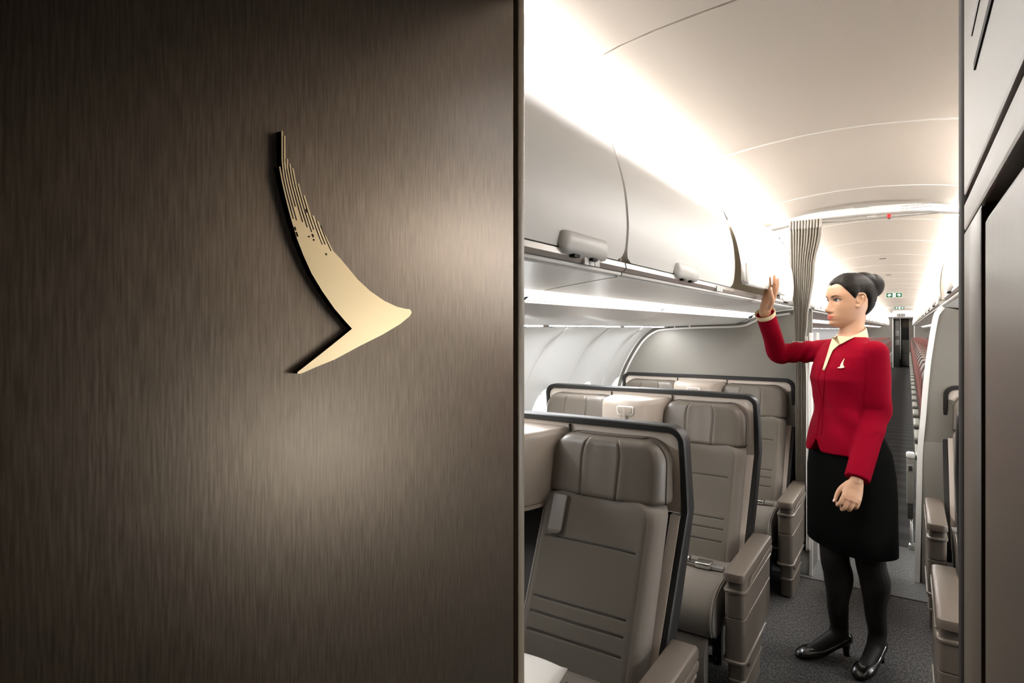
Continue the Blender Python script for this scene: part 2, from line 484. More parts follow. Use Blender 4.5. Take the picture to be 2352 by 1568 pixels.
for i, y in enumerate([0.95 + WP * j for j in range(0, 7)]):
    if i < 3: continue
    c = bpy.data.objects.new('sidewall_panel', rmesh); COL.objects.link(c); c.parent = wall_right; c.location = (0, y, 0)
    w = bpy.data.objects.new('window_%d' % (i + 7), rwm[0]); COL.objects.link(w); w.location = (0, y, 0); w['kind'] = 'structure'
    for m2, ch in zip(rwm[1:], win0.children):
        q = bpy.data.objects.new(ch.name.split('.')[0], m2); COL.objects.link(q); q.parent = w
box('wall_front', XL, XR, Y0 - 0.05, Y0, 0, 2.3, mt['frame'], kind='structure')

# ------------------------------------------------------------------ monuments beside the camera
LX, LEND = -0.53, 0.809
lm = empty('galley_cabinet', (-1.25, 0.1, 0), 'dark brown brushed cabinet side panel carrying the gold emblem', 'cabinet')
def under(o, root):
    o.parent = root; o.matrix_parent_inverse = Matrix.Translation(-root.location); return o
def U(root, o):
    """keep world placement while parenting to an Empty"""
    o.parent = root; o.location = Vector(o.location) - Vector(root.location); return o
U(lm, box('side_panel', LX - 0.03, LX, -1.2, LEND, 0.0, 2.14, mt['brushed'], bev=0.002))
U(lm, box('shadow_gap', LX - 0.03, LX - 0.012, LEND, 0.8225, 0.0, 2.14, mt['black']))
U(lm, box('edge_profile', LX - 0.03, LX + 0.001, 0.8215, 0.842, 0.0, 2.14, mt['edge_trim'], bev=0.004))
U(lm, box('body', -1.45, LX - 0.031, -1.2, 0.838, 0.0, 1.50, mt['brushed_right']))
RX = 0.05
box('ceiling', LX + 0.002, RX - 0.004, -1.2, 0.842, 2.005, 2.10, mt['brushed_right'], kind='structure')  # added lowered ceiling out of view, keeps cabin light off the brown panel
rm = empty('wardrobe_cabinet', (0.6, 0.0, 0), 'taupe wardrobe cabinet with recessed door lines at the right edge', 'cabinet')
# face built round the recessed grooves of its doors
def rp(name, y0, y1, z0, z1, d=0.0, m='brushed_right', bev=0.003):
    return U(rm, box(name, RX + d, RX + 0.03 + d, y0, y1, z0, z1, mt[m], bev=bev))
VG = 0.617
rp('upper_panel', -1.2, 0.800, H + 0.141, 2.14)
rp('middle_band', -1.2, 0.800, H + 0.104, H + 0.134, 0.0)
rp('stile', VG + 0.012, 0.800, 0.0, H + 0.1035, 0.0)
rp('door_leaf', -1.2, VG - 0.012, 0.02, H + 0.090, 0.001, bev=0.006)
U(rm, box('groove_back', RX + 0.012, RX + 0.029, -1.2, 0.798, 0.0, 2.14, mt['black']))
U(rm, box('edge_profile', RX - 0.002, RX + 0.05, 0.800, 0.862, 0.0, 2.14, mt['dark_edge'], bev=0.016, seg=4))
U(rm, box('body', RX + 0.031, 1.40, -1.2, 0.80, 0.0, 1.50, mt['brushed_right']))
U(rm, box('latch_slot', RX - 0.0015, RX + 0.002, 0.45, 0.668, H + 0.229, H + 0.236, mt['black']))
U(rm, box('vent_slot', RX - 0.0010, RX + 0.002, 0.45, 0.70, H + 0.272, H + 0.278, mt['frame']))

# emblem on the brushed panel
EMB = [(370.6,161.7),(372.2,162.1),(374.1,153.8),(376.1,145.5),(378.4,137.2),(381.0,128.9),(383.7,120.5),(386.6,112.1),(387.9,112.3),(383.2,126.4),(378.8,140.4),(375.3,154.4),(373.5,168.6),(373.4,183.2),(373.3,197.8),(375.0,198.3),(375.1,183.4),(375.1,168.6),(377.1,154.1),(380.8,139.9),(385.4,125.7),(390.4,111.4),(391.7,111.6),(386.9,125.2),(382.5,138.7),(378.9,152.1),(376.4,165.7),(376.3,179.8),(376.3,193.8),(378.0,194.3),(378.0,182.5),(378.1,170.6),(379.1,159.0),(381.8,147.7),(385.2,136.5),(389.0,125.1),(390.3,125.4),(387.7,133.0),(385.2,140.7),(383.0,148.3),(381.2,156.0),(379.4,163.6),(379.4,171.6),(381.1,172.0),(381.7,161.5),(384.0,151.4),(386.9,141.2),(390.3,131.1),(393.9,120.9),(397.8,110.7),(399.2,110.9),(395.5,120.4),(392.2,129.8),(389.0,139.2),(386.1,148.5),(383.9,157.9),(382.4,167.5),(384.1,167.9),(385.8,157.5),(388.3,147.2),(391.7,137.0),(395.3,126.7),(399.2,116.4),(403.4,106.0),(404.8,106.2),(400.9,115.9),(397.2,125.5),(393.8,135.1),(390.5,144.6),(387.9,154.2),(385.7,163.7),(387.5,164.1),(389.9,153.8),(392.8,143.5),(396.4,133.2),(400.3,122.8),(404.5,112.4),(409.0,102.0),(410.4,102.1),(406.9,110.1),(403.7,118.1),(400.5,125.9),(397.7,133.8),(394.8,141.6),(392.4,149.4),(394.1,149.7),(396.5,142.3),(399.3,134.9),(402.1,127.4),(405.1,119.9),(408.2,112.3),(411.6,104.7),(413.0,104.9),(410.4,110.6),(408.1,116.2),(405.8,121.8),(403.6,127.4),(401.5,133.0),(399.4,138.5),(401.3,138.9),(404.3,130.9),(407.5,122.9),(410.9,114.9),(414.5,106.8),(418.3,98.7),(422.7,90.5),(424.1,90.7),(421.3,95.5),(419.0,100.4),(416.8,105.2),(414.5,110.0),(412.5,114.7),(410.4,119.5),(412.6,119.8),(414.6,115.1),(416.7,110.3),(419.0,105.5),(421.3,100.7),(423.7,95.8),(426.5,91.0),(428.0,91.2),(425.7,95.1),(423.7,99.0),(421.8,102.9),(419.9,106.8),(418.0,110.7),(416.3,114.6),(418.5,114.9),(420.8,109.9),(423.2,105.0),(425.7,99.9),(428.4,94.9),(431.4,89.9),(434.5,84.8),(435.9,85.0),(433.4,89.3),(430.8,93.5),(428.3,97.8),(426.2,102.1),(424.1,106.3),(422.0,110.5),(425.6,104.2),(429.1,98.6),(438.0,85.2),(447.3,78.4),(454.8,72.2),(472.8,56.7),(491.7,44.6),(514.4,34.1),(535.3,27.8),(550.9,25.6),(557.9,25.4),(561.1,23.2),(561.5,20.6),(557.9,16.5),(541.5,6.8),(511.5,-6.1),(475.5,-19.0),(439.9,-32.8),(414.1,-40.1),(399.6,-44.7),(394.6,-45.6),(392.0,-44.9),(392.6,-43.5),(402.9,-37.3),(425.6,-23.6),(449.8,-8.6),(464.5,0.8),(454.8,9.1),(439.9,22.5),(423.3,40.9),(409.6,58.8),(399.6,76.4),(392.0,92.0),(386.7,105.8),(381.4,121.2),(376.3,138.1),(373.6,148.2)]
em = empty('wing_emblem', (LX, 0.46, H + 0.06), 'pale gold wing shaped emblem mounted on the brown brushed panel', 'emblem')
def emblem_plate(pts, x0, x1, front, side, root, ox, name='plate'):
    n = len(pts)
    v = [(x0, a, b) for a, b in pts] + [(x1, a, b) for a, b in pts]
    tri = tessellate_polygon([[Vector((a, b, 0)) for a, b in pts]])
    f = [(n + t[0], n + t[1], n + t[2]) for t in tri]; fm = [0] * len(f)
    for i in range(n):
        j = (i + 1) % n; f.append((i, j, n + j, n + i)); fm.append(1)
    bm = bmesh.new(); bv = [bm.verts.new(q) for q in v]
    for q, m_ in zip(f, fm):
        try: bm.faces.new([bv[i] for i in q]).material_index = m_
        except ValueError: pass
    bmesh.ops.recalc_face_normals(bm, faces=bm.faces)
    me = bpy.data.meshes.new(name); bm.to_mesh(me); bm.free()
    me.materials.append(front); me.materials.append(side)
    o = bpy.data.objects.new(name, me); COL.objects.link(o); o.parent = root
    o.location = -Vector(root.location)
    return o
ep = [(a / 1000, H + b / 1000) for a, b in EMB]
emblem_plate(ep, LX + 0.0005, LX + 0.0083, mt['gold'], mt['gold_side'], em, 0)
# dark floor of the comb grooves and the little dashes pressed into the face
kk = len(EMB)
gy = [(0.3735, 0.150), (0.3745, 0.170), (0.3735, 0.198), (0.376, 0.197), (0.3785, 0.193), (0.3795, 0.171), (0.3840, 0.167), (0.388, 0.163), (0.3935, 0.149), (0.3995, 0.138), (0.4110, 0.1195), (0.4170, 0.1150), (0.4290, 0.1020), (0.4360, 0.0870), (0.424, 0.088), (0.4085, 0.100), (0.3985, 0.107), (0.388, 0.109), (0.383, 0.118)]
emblem_plate([(a, H + b) for a, b in gy], LX + 0.0004, LX + 0.0045, mt['gold_side'], mt['gold_side'], em, 0, 'groove_floor')
for (a, b, ln, tl) in [(0.3888, 0.1045, 0.0035, -0.0013), (0.3907, 0.0995, 0.0045, -0.0018), (0.4105, 0.1000, 0.0030, -0.0014), (0.4025, 0.1250, 0.0035, -0.0015), (0.4120, 0.0950, 0.0016, -0.0007), (0.4280, 0.0815, 0.0016, -0.001), (0.4060, 0.0975, 0.0014, -0.0006)]:
    o = tube('pressed_dash', [(LX + 0.0082, a, H + b), (LX + 0.0082, a - tl, H + b - ln)], 0.0010, mt['gold_side'], em, 6); o.location = -Vector(em.location)

# ------------------------------------------------------------------ overhead bins
DOOR = [(0.365, 0.166), (0.359, 0.20), (0.3555, 0.25), (0.358, 0.295), (0.364, 0.345), (0.376, 0.395), (0.389, 0.44), (0.407, 0.486), (0.428, 0.53), (0.453, 0.573), (0.478, 0.600)]
TOPS = [(0.480, 0.602), (0.50, 0.612), (0.525, 0.620), (0.545, 0.621), (0.575, 0.610), (0.60, 0.595)]
def uz(p, s): return (XC + s * p[0], cz(p[1]))
def bin_unit(s, L, cat_label, door_open=0.0, handle=0.5, hw=0.105, y=0.0, lip=False, cove_mat='cove'):
    root = empty('overhead_bin', (XC + s * 0.5, y, cz(0.4)), cat_label, 'luggage bin')
    base = Vector(root.location)
    def put(o): o.parent = root; o.location = Vector((0, y, 0)) - base; return o
    g = 0.0035
    th = 0.016 * s
    # housing: end cheeks, floor and back as one liner
    liner = [uz(p, s) for p in [(0.385, 0.160), (0.62, 0.150), (0.95, 0.20), (0.95, 0.52), (0.62, 0.585)]]
    put(sweep('liner', liner, 0.002, L - 0.002, mt['bin_inside'], thick=0.004 * s))
    ch = [uz(p, s) for p in [(0.378, 0.17), (0.372, 0.25), (0.380, 0.345), (0.405, 0.44), (0.445, 0.53), (0.495, 0.60), (0.60, 0.588), (0.95, 0.52), (0.95, 0.20)]]
    put(prism('end_cheek', ch, 'y', 0.001, 0.012, mt['bin_inside'])); put(prism('end_cheek', ch, 'y', L - 0.012, L - 0.001, mt['bin_inside']))
    put(sweep('top_cap', [uz(p, s) for p in TOPS], 0.0, L, mt['bin'], thick=0.004 * s))
    # door with rounded lower corners
    prof = [Vector(p) for p in DOOR]
    piv = Vector((0.478, 0.600)); ca, sa = math.cos(door_open), math.sin(door_open)
    def dp(p, off=0.0):
        q = Vector(p); r = q - piv
        q = Vector((r.x * ca + r.y * sa, -r.x * sa + r.y * ca)) + piv
        return q
    dense = smooth_curve([(p.x, p.y, 0) for p in prof], 3)
    sl = [0.0]
    for a, b in zip(dense, dense[1:]): sl.append(sl[-1] + (b - a).length)
    rc = 0.036
    bm = bmesh.new(); outer = []; inner = []
    ny = 24
    for i, p in enumerate(dense):
        t = sl[i]
        ins = 0.0 if t > rc else rc - math.sqrt(max(0, rc * rc - (rc - t) ** 2))
        ro = []; ri = []
        d = (dense[min(i + 1, len(dense) - 1)] - dense[max(i - 1, 0)]).normalized()
        nn = Vector((d.y, -d.x))
        for j in range(ny + 1):
            yy = g + ins + (L - 2 * g - 2 * ins) * j / ny
            q = dp((p.x, p.y)); ro.append(bm.verts.new((XC + s * q.x, yy, cz(q.y))))
            q = dp((p.x + nn.x * 0.014, p.y + nn.y * 0.014)); ri.append(bm.verts.new((XC + s * q.x, yy, cz(q.y))))
        outer.append(ro); inner.append(ri)
    m = len(dense)
    for A, fl in ((outer, 0), (inner, 1)):
        for i in range(m - 1):
            for j in range(ny): bm.faces.new((A[i][j], A[i][j + 1], A[i + 1][j + 1], A[i + 1][j]))
    for i in range(m - 1):
        for j in (0, ny): bm.faces.new((outer[i][j], outer[i + 1][j], inner[i + 1][j], inner[i][j]))
    for i in (0, m - 1):
        for j in range(ny): bm.faces.new((outer[i][j], outer[i][j + 1], inner[i][j + 1], inner[i][j]))
    door = put(bm_obj('door', bm, mt['bin'])); autosmooth(door, 50)
    # handle flap bulging out of the door's foot
    hc = L * handle
    hp = [(0.366, 0.151), (0.354, 0.154), (0.348, 0.166), (0.3475, 0.188), (0.352, 0.199), (0.360, 0.200), (0.368, 0.17)]
    rings = []
    for t, f in [(-1.0, 0.0), (-0.96, 0.35), (-0.90, 0.72), (-0.82, 0.93), (-0.72, 1.0), (0.86, 1.0), (0.94, 0.97), (0.985, 0.85), (1.0, 0.6)]:
        rr_ = []
        for p in hp:
            q = dp((0.362 + (p[0] - 0.362) * f, 0.168 + (p[1] - 0.168) * (f if p[1] < 0.168 else 0.75 + 0.25 * f)))
            rr_.append((XC + s * q.x, hc + hw * t, cz(q.y)))
        rings.append(rr_)
    hh = loft('handle', rings, mt['handle' if not lip else 'grey'], None, ang=50)
    hh.parent = door
    for dy in (-0.45, 0.35):
        k = dp((0.359, 0.1525)); kk = box('key_slot', XC + s * k.x - 0.010, XC + s * k.x + 0.010, hc + hw * dy - 0.012, hc + hw * dy + 0.012, cz(k.y) - 0.005, cz(k.y) + 0.001, mt['black']); kk.parent = door
    if lip:
        lp = [(0.352, 0.166), (0.343, 0.180), (0.340, 0.225), (0.350, 0.252), (0.364, 0.25), (0.372, 0.18)]
        q = prism('door_lip', [(XC + s * dp(p).x, cz(dp(p).y)) for p in lp], 'y', 0.02, L - 0.06, mt['white'], None, bev=0.008); q.parent = door
    # sill rail under the door
    rl = [(0.373, 0.167), (0.362, 0.162), (0.360, 0.150), (0.3665, 0.141), (0.385, 0.141), (0.40, 0.15), (0.40, 0.165)]
    rail = put(prism('sill_rail', [uz(p, s) for p in rl], 'y', 0.0, L, mt['rail'], None, smooth=False))
    # hidden light strip behind the top edge
    st = [uz(p, s) for p in [(0.555, 0.6225), (0.585, 0.618)]]
    ys = 0.03 if (y > 0.5 and s < 0) or y > 1.5 else (0.62 if s < 0 else 0.60)
    vs = [(st[0][0], ys, st[0][1]), (st[0][0], L - 0.03, st[0][1]), (st[1][0], L - 0.03, st[1][1]), (st[1][0], ys, st[1][1])]
    if not (s > 0 and y < 0.5): put(mesh_obj('cove_lamp', vs, [(0, 1, 2, 3) if s > 0 else (3, 2, 1, 0)], mt[cove_mat], label='glowing light strip'))
    return root
BL = 'white curved luggage bin door '
bin_unit(-1, 1.09, BL + 'beside the brown panel, the largest', handle=0.79, y=0.285)
bin_unit(-1, 1.09, BL + 'above the second seat row, second from the brown panel', handle=0.43, y=1.382)
bin_unit(-1, 1.02, 'white luggage bin with door ajar, held by the woman', math.radians(5.5), handle=0.63, hw=0.075, y=2.475, lip=True)
bin_unit(-1, 0.44, 'short white luggage bin beside the gathered curtain', handle=0.36, hw=0.075, y=3.50)
for i in range(3):
    bin_unit(1, 1.09, ['white luggage bin on the right, beside the wardrobe cabinet', 'white luggage bin on the right, nearest one in view', 'white luggage bin on the right, next to the header beam'][i], handle=0.5, hw=0.07, y=0.285 + i * 1.097)
e0 = {}
for s in (-1, 1):
    side = 'left' if s < 0 else 'right'
    for i in range(20):
        y = 4.25 + i * BAY
        lab = 'white aft luggage bin on the %s, %s behind the header beam' % (side, ORD[i])
        if i == 0:
            e0[s] = bin_unit(s, BAY - 0.006, lab, handle=0.5, hw=0.075, y=y, cove_mat='cove_aft'); e0[s]['group'] = 'aft luggage bins on the %s' % side
        else:
            dup(e0[s], (e0[s].location.x, y, e0[s].location.z), lab, 'aft luggage bins on the %s' % side)

# ------------------------------------------------------------------ passenger service units under the bins
def psu(s, L, y, lab, lamps=True):
    root = empty('service_unit', (XC + s * 0.7, y, cz(0.1)), lab, 'service unit')
    base = Vector(root.location)
    def put(o): o.parent = root; o.location = Vector((0, y, 0)) - base; return o
    t = 0.008 * s
    put(box('glow_edge', XC + s * 0.378 - 0.007, XC + s * 0.378 + 0.007, 0, L, cz(0.132), cz(0.1405), mt['white'], bev=0.002))
    put(sweep('inner_panel', [uz(p, s) for p in [(0.386, 0.134), (0.42, 0.131), (0.50, 0.121), (0.598, 0.108)]], 0.002, L - 0.002, mt['psu'], thick=0.005 * s))
    put(sweep('light_strip', [uz(p, s) for p in [(0.6, 0.106), (0.625, 0.098), (0.645, 0.088), (0.657, 0.081)]], 0.006, L - 0.006, mt['strip']))
    put(sweep('strip_backing', [uz(p, s) for p in [(0.595, 0.116), (0.66, 0.090)]], 0.0, L, mt['psu']))
    put(sweep('outer_panel', [uz(p, s) for p in [(0.658, 0.080), (0.70, 0.060), (0.74, 0.046), (0.85, 0.041), (1.0, 0.036), (1.12, 0.031), (1.205, 0.027)]], 0.002, L - 0.002, mt['psu'], thick=0.008 * s))
    put(sweep('window_light', [uz(p, s) for p in [(1.215, 0.034), (1.27, 0.026), (1.30, 0.015)]], 0.02, L - 0.06, mt['wallstrip']))
    put(box('lamp_bracket', min(XC + s * 1.20, XC + s * 1.30), max(XC + s * 1.20, XC + s * 1.30), L - 0.058, L - 0.001, cz(0.010), cz(0.045), mt['grey'], bev=0.006))
    if lamps:
        for dy in (0.40, 0.52):
            put(tube('reading_lamp', [(XC + s * 1.12, L * dy, cz(0.034)), (XC + s * 1.12, L * dy, cz(0.0275))], 0.016, mt['reading' if dy == 0.40 else 'white'], None, 12))
        put(box('call_button', XC + s * 1.0 - 0.02, XC + s * 1.0 + 0.02, L * 0.44, L * 0.62, cz(0.0335), cz(0.038), mt['grey']))
    return root
for s, side in ((-1, 'left'), (1, 'right')):
    for i, (y, L) in enumerate([(0.845, 0.53), (1.382, 1.09), (2.475, 0.90), (3.38, 0.76)]):
        if s > 0 and i == 0: continue
        psu(s, L, y, ['grey service panel with glowing strip above the first seat row', 'grey service panel with glowing strip above the second seat row', 'grey service panel with glowing strip above the third seat row', 'grey service panel ending at the partition'][i] + ' on the ' + side)
    p0 = None
    for i in range(20):
        y = 4.25 + i * BAY; lab = 'grey service panel under the %s aft luggage bin on the %s' % (ORD[i], side)
        if p0 is None: p0 = psu(s, BAY - 0.004, y, lab); p0['group'] = 'aft service panels on the ' + side
        else: dup(p0, (p0.location.x, y, p0.location.z), lab, 'aft service panels on the ' + side)
# seat-row placards on the sill rail
for y, lab in ((1.16, 'small white placard under the largest luggage bin'), (2.22, 'small white placard under the second luggage bin')):
    r = empty('row_placard', (XC - 0.36, y, cz(0.146)), lab, 'placard')
    for dy in (0, 0.026, 0.052):
        b = box('tile', XC - 0.3615, XC - 0.3575, y + dy - 0.011, y + dy + 0.011, cz(0.1385), cz(0.158), mt['white']); b.location = -Vector(r.location); b.parent = r
for y in (2.78, 2.87):
    pass

# ------------------------------------------------------------------ partitions behind the third row
PY0, PY1 = 4.165, 4.20
pl = [(-0.50, 0.0), (-0.50, cz(0.118)), (-0.61, cz(0.112)), (-0.69, cz(0.102)), (-0.80, cz(0.083)), (-0.86, cz(0.055)), (-0.94, cz(0.030)), (-1.214, cz(0.022)), (-1.44, cz(0.010)), (-1.53, cz(-0.014)), (-1.615, cz(-0.085)), (-1.70, cz(-0.215)), (-1.765, cz(-0.36)), (-1.82, cz(-0.60)), (-1.83, cz(-0.80)), (-1.80, cz(-1.1)), (-1.74, 0.0)]
lp = empty('cabin_partition', (-1.1, 4.18, 0), 'light grey partition behind the left seats with dark edge gasket', 'partition')
U(lp, prism('panel', [(x, z) for x, z in pl], 'y', PY0, PY1, mt['partition']))
edge = [Vector((x, 0, z)) for x, z in pl[1:]]
crv = smooth_curve([(p.x, 0, p.z) for p in edge], 5)
def ribbon(name, crv, o0, o1, y0, y1, mat, root):
    """band following the edge, from offset o0 to o1 outwards"""
    bm = bmesh.new(); rings = []
    for i, p in enumerate(crv):
        d = (crv[min(i + 1, len(crv) - 1)] - crv[max(i - 1, 0)]).normalized(); n = Vector((-d.z, 0, d.x))
        if n.dot(Vector((p.x + 1.1, 0, p.z - 0.8))) < 0: n = -n
        a, b = p + n * o0, p + n * o1
        rings.append([(a.x, y0, a.z), (a.x, y1, a.z), (b.x, y1, b.z), (b.x, y0, b.z)])
    bm_loft(bm, rings); return U(root, autosmooth(bm_obj(name, bm, mat), 40))
ribbon('edge_gasket', crv, -0.004, 0.012, PY0 - 0.022, PY1, mt['darkgrey'], lp)
ribbon('edge_bead', crv[6:], -0.016, -0.004, PY0 - 0.010, PY1, mt['white'], lp)
ribbon('wall_bead', crv[40:], 0.012, 0.026, PY0 - 0.030, PY1, mt['white'], lp)
for x in (-1.365, -1.26): U(lp, box('gasket_clip', x - 0.005, x + 0.005, PY0 - 0.028, PY0, cz(0.013), cz(0.040), mt['white'], bev=0.002))
U(lp, box('aisle_post', -0.502, -0.474, 3.93, 4.20, 0.0, cz(-0.085), mt['partition'], bev=0.006))
U(lp, box('post_edge', -0.487, -0.466, 3.915, 3.932, 0.0, cz(-0.02), mt['white'], bev=0.004))
U(lp, box('post_edge', -0.487, -0.466, 4.198, 4.212, 0.0, cz(-0.02), mt['white'], bev=0.004))
U(lp, box('post_foot', -0.60, -0.482, 3.925, 4.16, 0.0, 0.145, mt['grey'], bev=0.006))
U(lp, box('foot_latch', -0.57, -0.525, 3.915, 3.928, 0.085, 0.125, mt['silver'], bev=0.003))
# right partition
prr = [(0.212, cz(0.137)), (0.163, cz(0.128)), (0.147, cz(0.105)), (0.133, cz(0.077)), (0.120, cz(0.0)), (0.109, cz(-0.083)), (0.097, cz(-0.18)), (0.088, cz(-0.282)), (0.079, cz(-0.40)), (0.072, cz(-0.506)), (0.058, cz(-0.70)), (0.053, cz(-0.956)), (0.043, 0.0)]
rpn = empty('cabin_partition', (0.8, 4.18, 0), 'light grey partition with curved pale edge behind the right seats', 'partition')
outl = prr + [(1.34, 0.0), (1.42, cz(-0.7)), (1.36, cz(-0.36)), (1.20, cz(-0.08)), (1.0, cz(0.02)), (0.55, cz(0.03)), (0.45, cz(0.06))]
U(rpn, prism('panel', outl, 'y', PY0, PY1, mt['partition']))
c2 = smooth_curve([(x, 0, z) for x, z in prr[1:]], 4)
bm = bmesh.new(); rings = []
for i, p in enumerate(c2):
    d = (c2[min(i + 1, len(c2) - 1)] - c2[max(i - 1, 0)]).normalized(); n = Vector((d.z, 0, -d.x))
    if n.x > 0: n = -n
    a, b = p + n * 0.012, p - n * 0.014
    rings.append([(a.x, PY0 - 0.012, a.z), (a.x, PY1, a.z), (b.x, PY1, b.z), (b.x, PY0 - 0.012, b.z)])
bm_loft(bm, rings); U(rpn, autosmooth(bm_obj('pale_edge', bm, mt['white']), 40))
U(rpn, box('lower_panel', 0.066, 1.30, PY0 - 0.008, PY0, 0.0, cz(-0.64), mt['partition'], bev=0.003))

# ------------------------------------------------------------------ curtain header across the aisle
hd = empty('curtain_header', (XC, 4.0, cz(0.67)), 'white curved curtain header beam across the ceiling', 'header beam')
hx = [XC - 0.515 + i * 0.0515 for i in range(21)]
def hz(x):
    u = abs(x - XC); return interp([(0, 0.701), (0.2, 0.696), (0.3, 0.688), (0.40, 0.668), (0.46, 0.650), (0.53, 0.622)], u)
bm = bmesh.new(); rings = []
for x in hx:
    z = cz(hz(x)); hgt = interp([(0, 0.044), (0.40, 0.040), (0.55, 0.016)], abs(x - XC))
    rings.append([(x, 3.975, z), (x, 4.04, z), (x, 4.04, z - hgt), (x, 3.985, z - hgt - 0.003), (x, 3.972, z - hgt + 0.004)])
bm_loft(bm, rings); U(hd, autosmooth(bm_obj('beam', bm, mt['white']), 40))
bm = bmesh.new(); rings = []
for x in hx:
    z = cz(hz(x)); rings.append([(x, 3.99, z + 0.004), (x, 4.03, z + 0.004), (x, 4.03, z - 0.002), (x, 3.99, z - 0.002)])
bm_loft(bm, rings); U(hd, bm_obj('ceiling_gasket', bm, mt['grey']))
U(hd, box('header_clip', XC - 0.045, XC + 0.035, 3.968, 3.99, cz(0.697), cz(0.709), mt['grey'], bev=0.003))
U(hd, box('rail_slot', XC - 0.40, XC + 0.42, 4.0, 4.02, cz(0.634), cz(0.640), mt['grey']))
U(hd, box('latch_bar', XC + 0.02, XC + 0.065, 3.985, 4.0, cz(0.643), cz(0.648), mt['white'], bev=0.002))
rt = empty('red_tag', (-0.088, 3.98, cz(0.655)), 'small red tag hanging under the white header beam', 'tag')
U(rt, box('tag', -0.097, -0.079, 3.975, 3.982, cz(0.626), cz(0.648), mt['red'], bev=0.002)); U(rt, box('cord', -0.125, -0.088, 3.976, 3.981, cz(0.646), cz(0.650), mt['grey'])); U(rt, box('tag_foot', -0.094, -0.082, 3.975, 3.982, cz(0.619), cz(0.626), mt['frame']))
def text(name, body, size, loc, rot, mat, root, ext=0.0003):
    cu = bpy.data.curves.new(name, 'FONT'); cu.body = body; cu.size = size; cu.extrude = ext
    t = bpy.data.objects.new(name, cu); COL.objects.link(t)
    dg = bpy.context.evaluated_depsgraph_get(); me = bpy.data.meshes.new_from_object(t.evaluated_get(dg))
    bpy.data.objects.remove(t); me.materials.clear(); me.materials.append(mat)
    o = bpy.data.objects.new(name, me); COL.objects.link(o); o.location = loc; o.rotation_euler = rot
    return U(root, o)
text('notice_lettering', 'Curtain must be opened and secured', 0.0125, (-0.03, 3.9735, cz(0.680)), (PI / 2, -0.02, 0), mt['ink'], hd)
text('notice_lettering', 'for taxi, takeoff and landing', 0.0125, (-0.03, 3.9728, cz(0.665)), (PI / 2, -0.02, 0), mt['ink'], hd)

# ------------------------------------------------------------------ curtain, gathered at the left of the aisle
ct = empty('cabin_curtain', (-0.54, 3.97, 0), 'taupe pleated curtain gathered beside the left partition', 'curtain')
def pleats(x0, x1, y, n, depth, ph=0.0, sub=8, seed=3):
    rnd = random.Random(seed); out = []; amp = [depth * (0.75 + 0.5 * rnd.random()) for _ in range(n + 2)]
    m = n * sub
    for i in range(m + 1):
        t = i / m; k = t * n
        a = amp[int(k)] * (1 - (k % 1)) + amp[int(k) + 1] * (k % 1)
        out.append((x0 + (x1 - x0) * (t + 0.012 * math.sin(2 * PI * k * 1.0 + 1.0) * 8 / n), y + a * math.sin(2 * PI * k + ph)))
    return out
def cloth(name, levels, n, mat, seed=3, **kw):
    vs = []; m = None; rows = 0
    fine = []
    for (a, b) in zip(levels, levels[1:]):
        for j in range(6):
            t = j / 6; tt = t * t * (3 - 2 * t); fine.append([p + (q - p) * (t if i == 0 else tt) for i, (p, q) in enumerate(zip(a, b))])
    fine.append(list(levels[-1]))
    for (z, x0, x1, y, d) in fine:
        pr = pleats(x0, x1, y, n, d, 0.4 + 0.25 * math.sin(z * 3), seed=seed); m = len(pr)
        vs += [(px, py, z) for px, py in pr]; rows += 1
    fs = [(r * m + i, r * m + i + 1, (r + 1) * m + i + 1, (r + 1) * m + i) for r in range(rows - 1) for i in range(m - 1)]
    o = mesh_obj(name, vs, fs, mat, smooth=True, **kw)
    so = o.modifiers.new('thickness', 'SOLIDIFY'); so.thickness = 0.002
    return U(ct, o)
ZT = cz(0.652)
cloth('cloth', [(ZT - 0.052, -0.600, -0.428, 3.96, 0.028), (cz(0.35), -0.592, -0.465, 3.96, 0.028), (cz(0.04), -0.572, -0.502, 3.965, 0.022), (cz(-0.06), -0.568, -0.512, 3.97, 0.02), (cz(-0.30), -0.573, -0.512, 4.02, 0.02), (cz(-0.75), -0.575, -0.514, 4.035, 0.02), (cz(-1.15), -0.572, -0.514, 4.035, 0.02)], 11, mt['curtain'])
cloth('heading', [(ZT, -0.602, -0.424, 3.957, 0.022), (ZT - 0.054, -0.603, -0.426, 3.957, 0.028)], 11, mt['curtain_head'])
cloth('satin_lining', [(cz(-0.04), -0.512, -0.500, 3.945, 0.003), (cz(-0.35), -0.502, -0.486, 3.918, 0.006), (cz(-0.80), -0.502, -0.484, 3.916, 0.008), (cz(-0.95), -0.502, -0.484, 3.916, 0.008), (cz(-1.20), -0.503, -0.482, 3.914, 0.008), (cz(-1.30), -0.504, -0.480, 3.908, 0.009)], 3, mt['satin'], seed=8)
U(ct, tube('tie_band', [(-0.58, 3.95, cz(-0.075)), (-0.54, 3.942, cz(-0.078)), (-0.50, 3.95, cz(-0.075))], 0.006, mt['grey']))

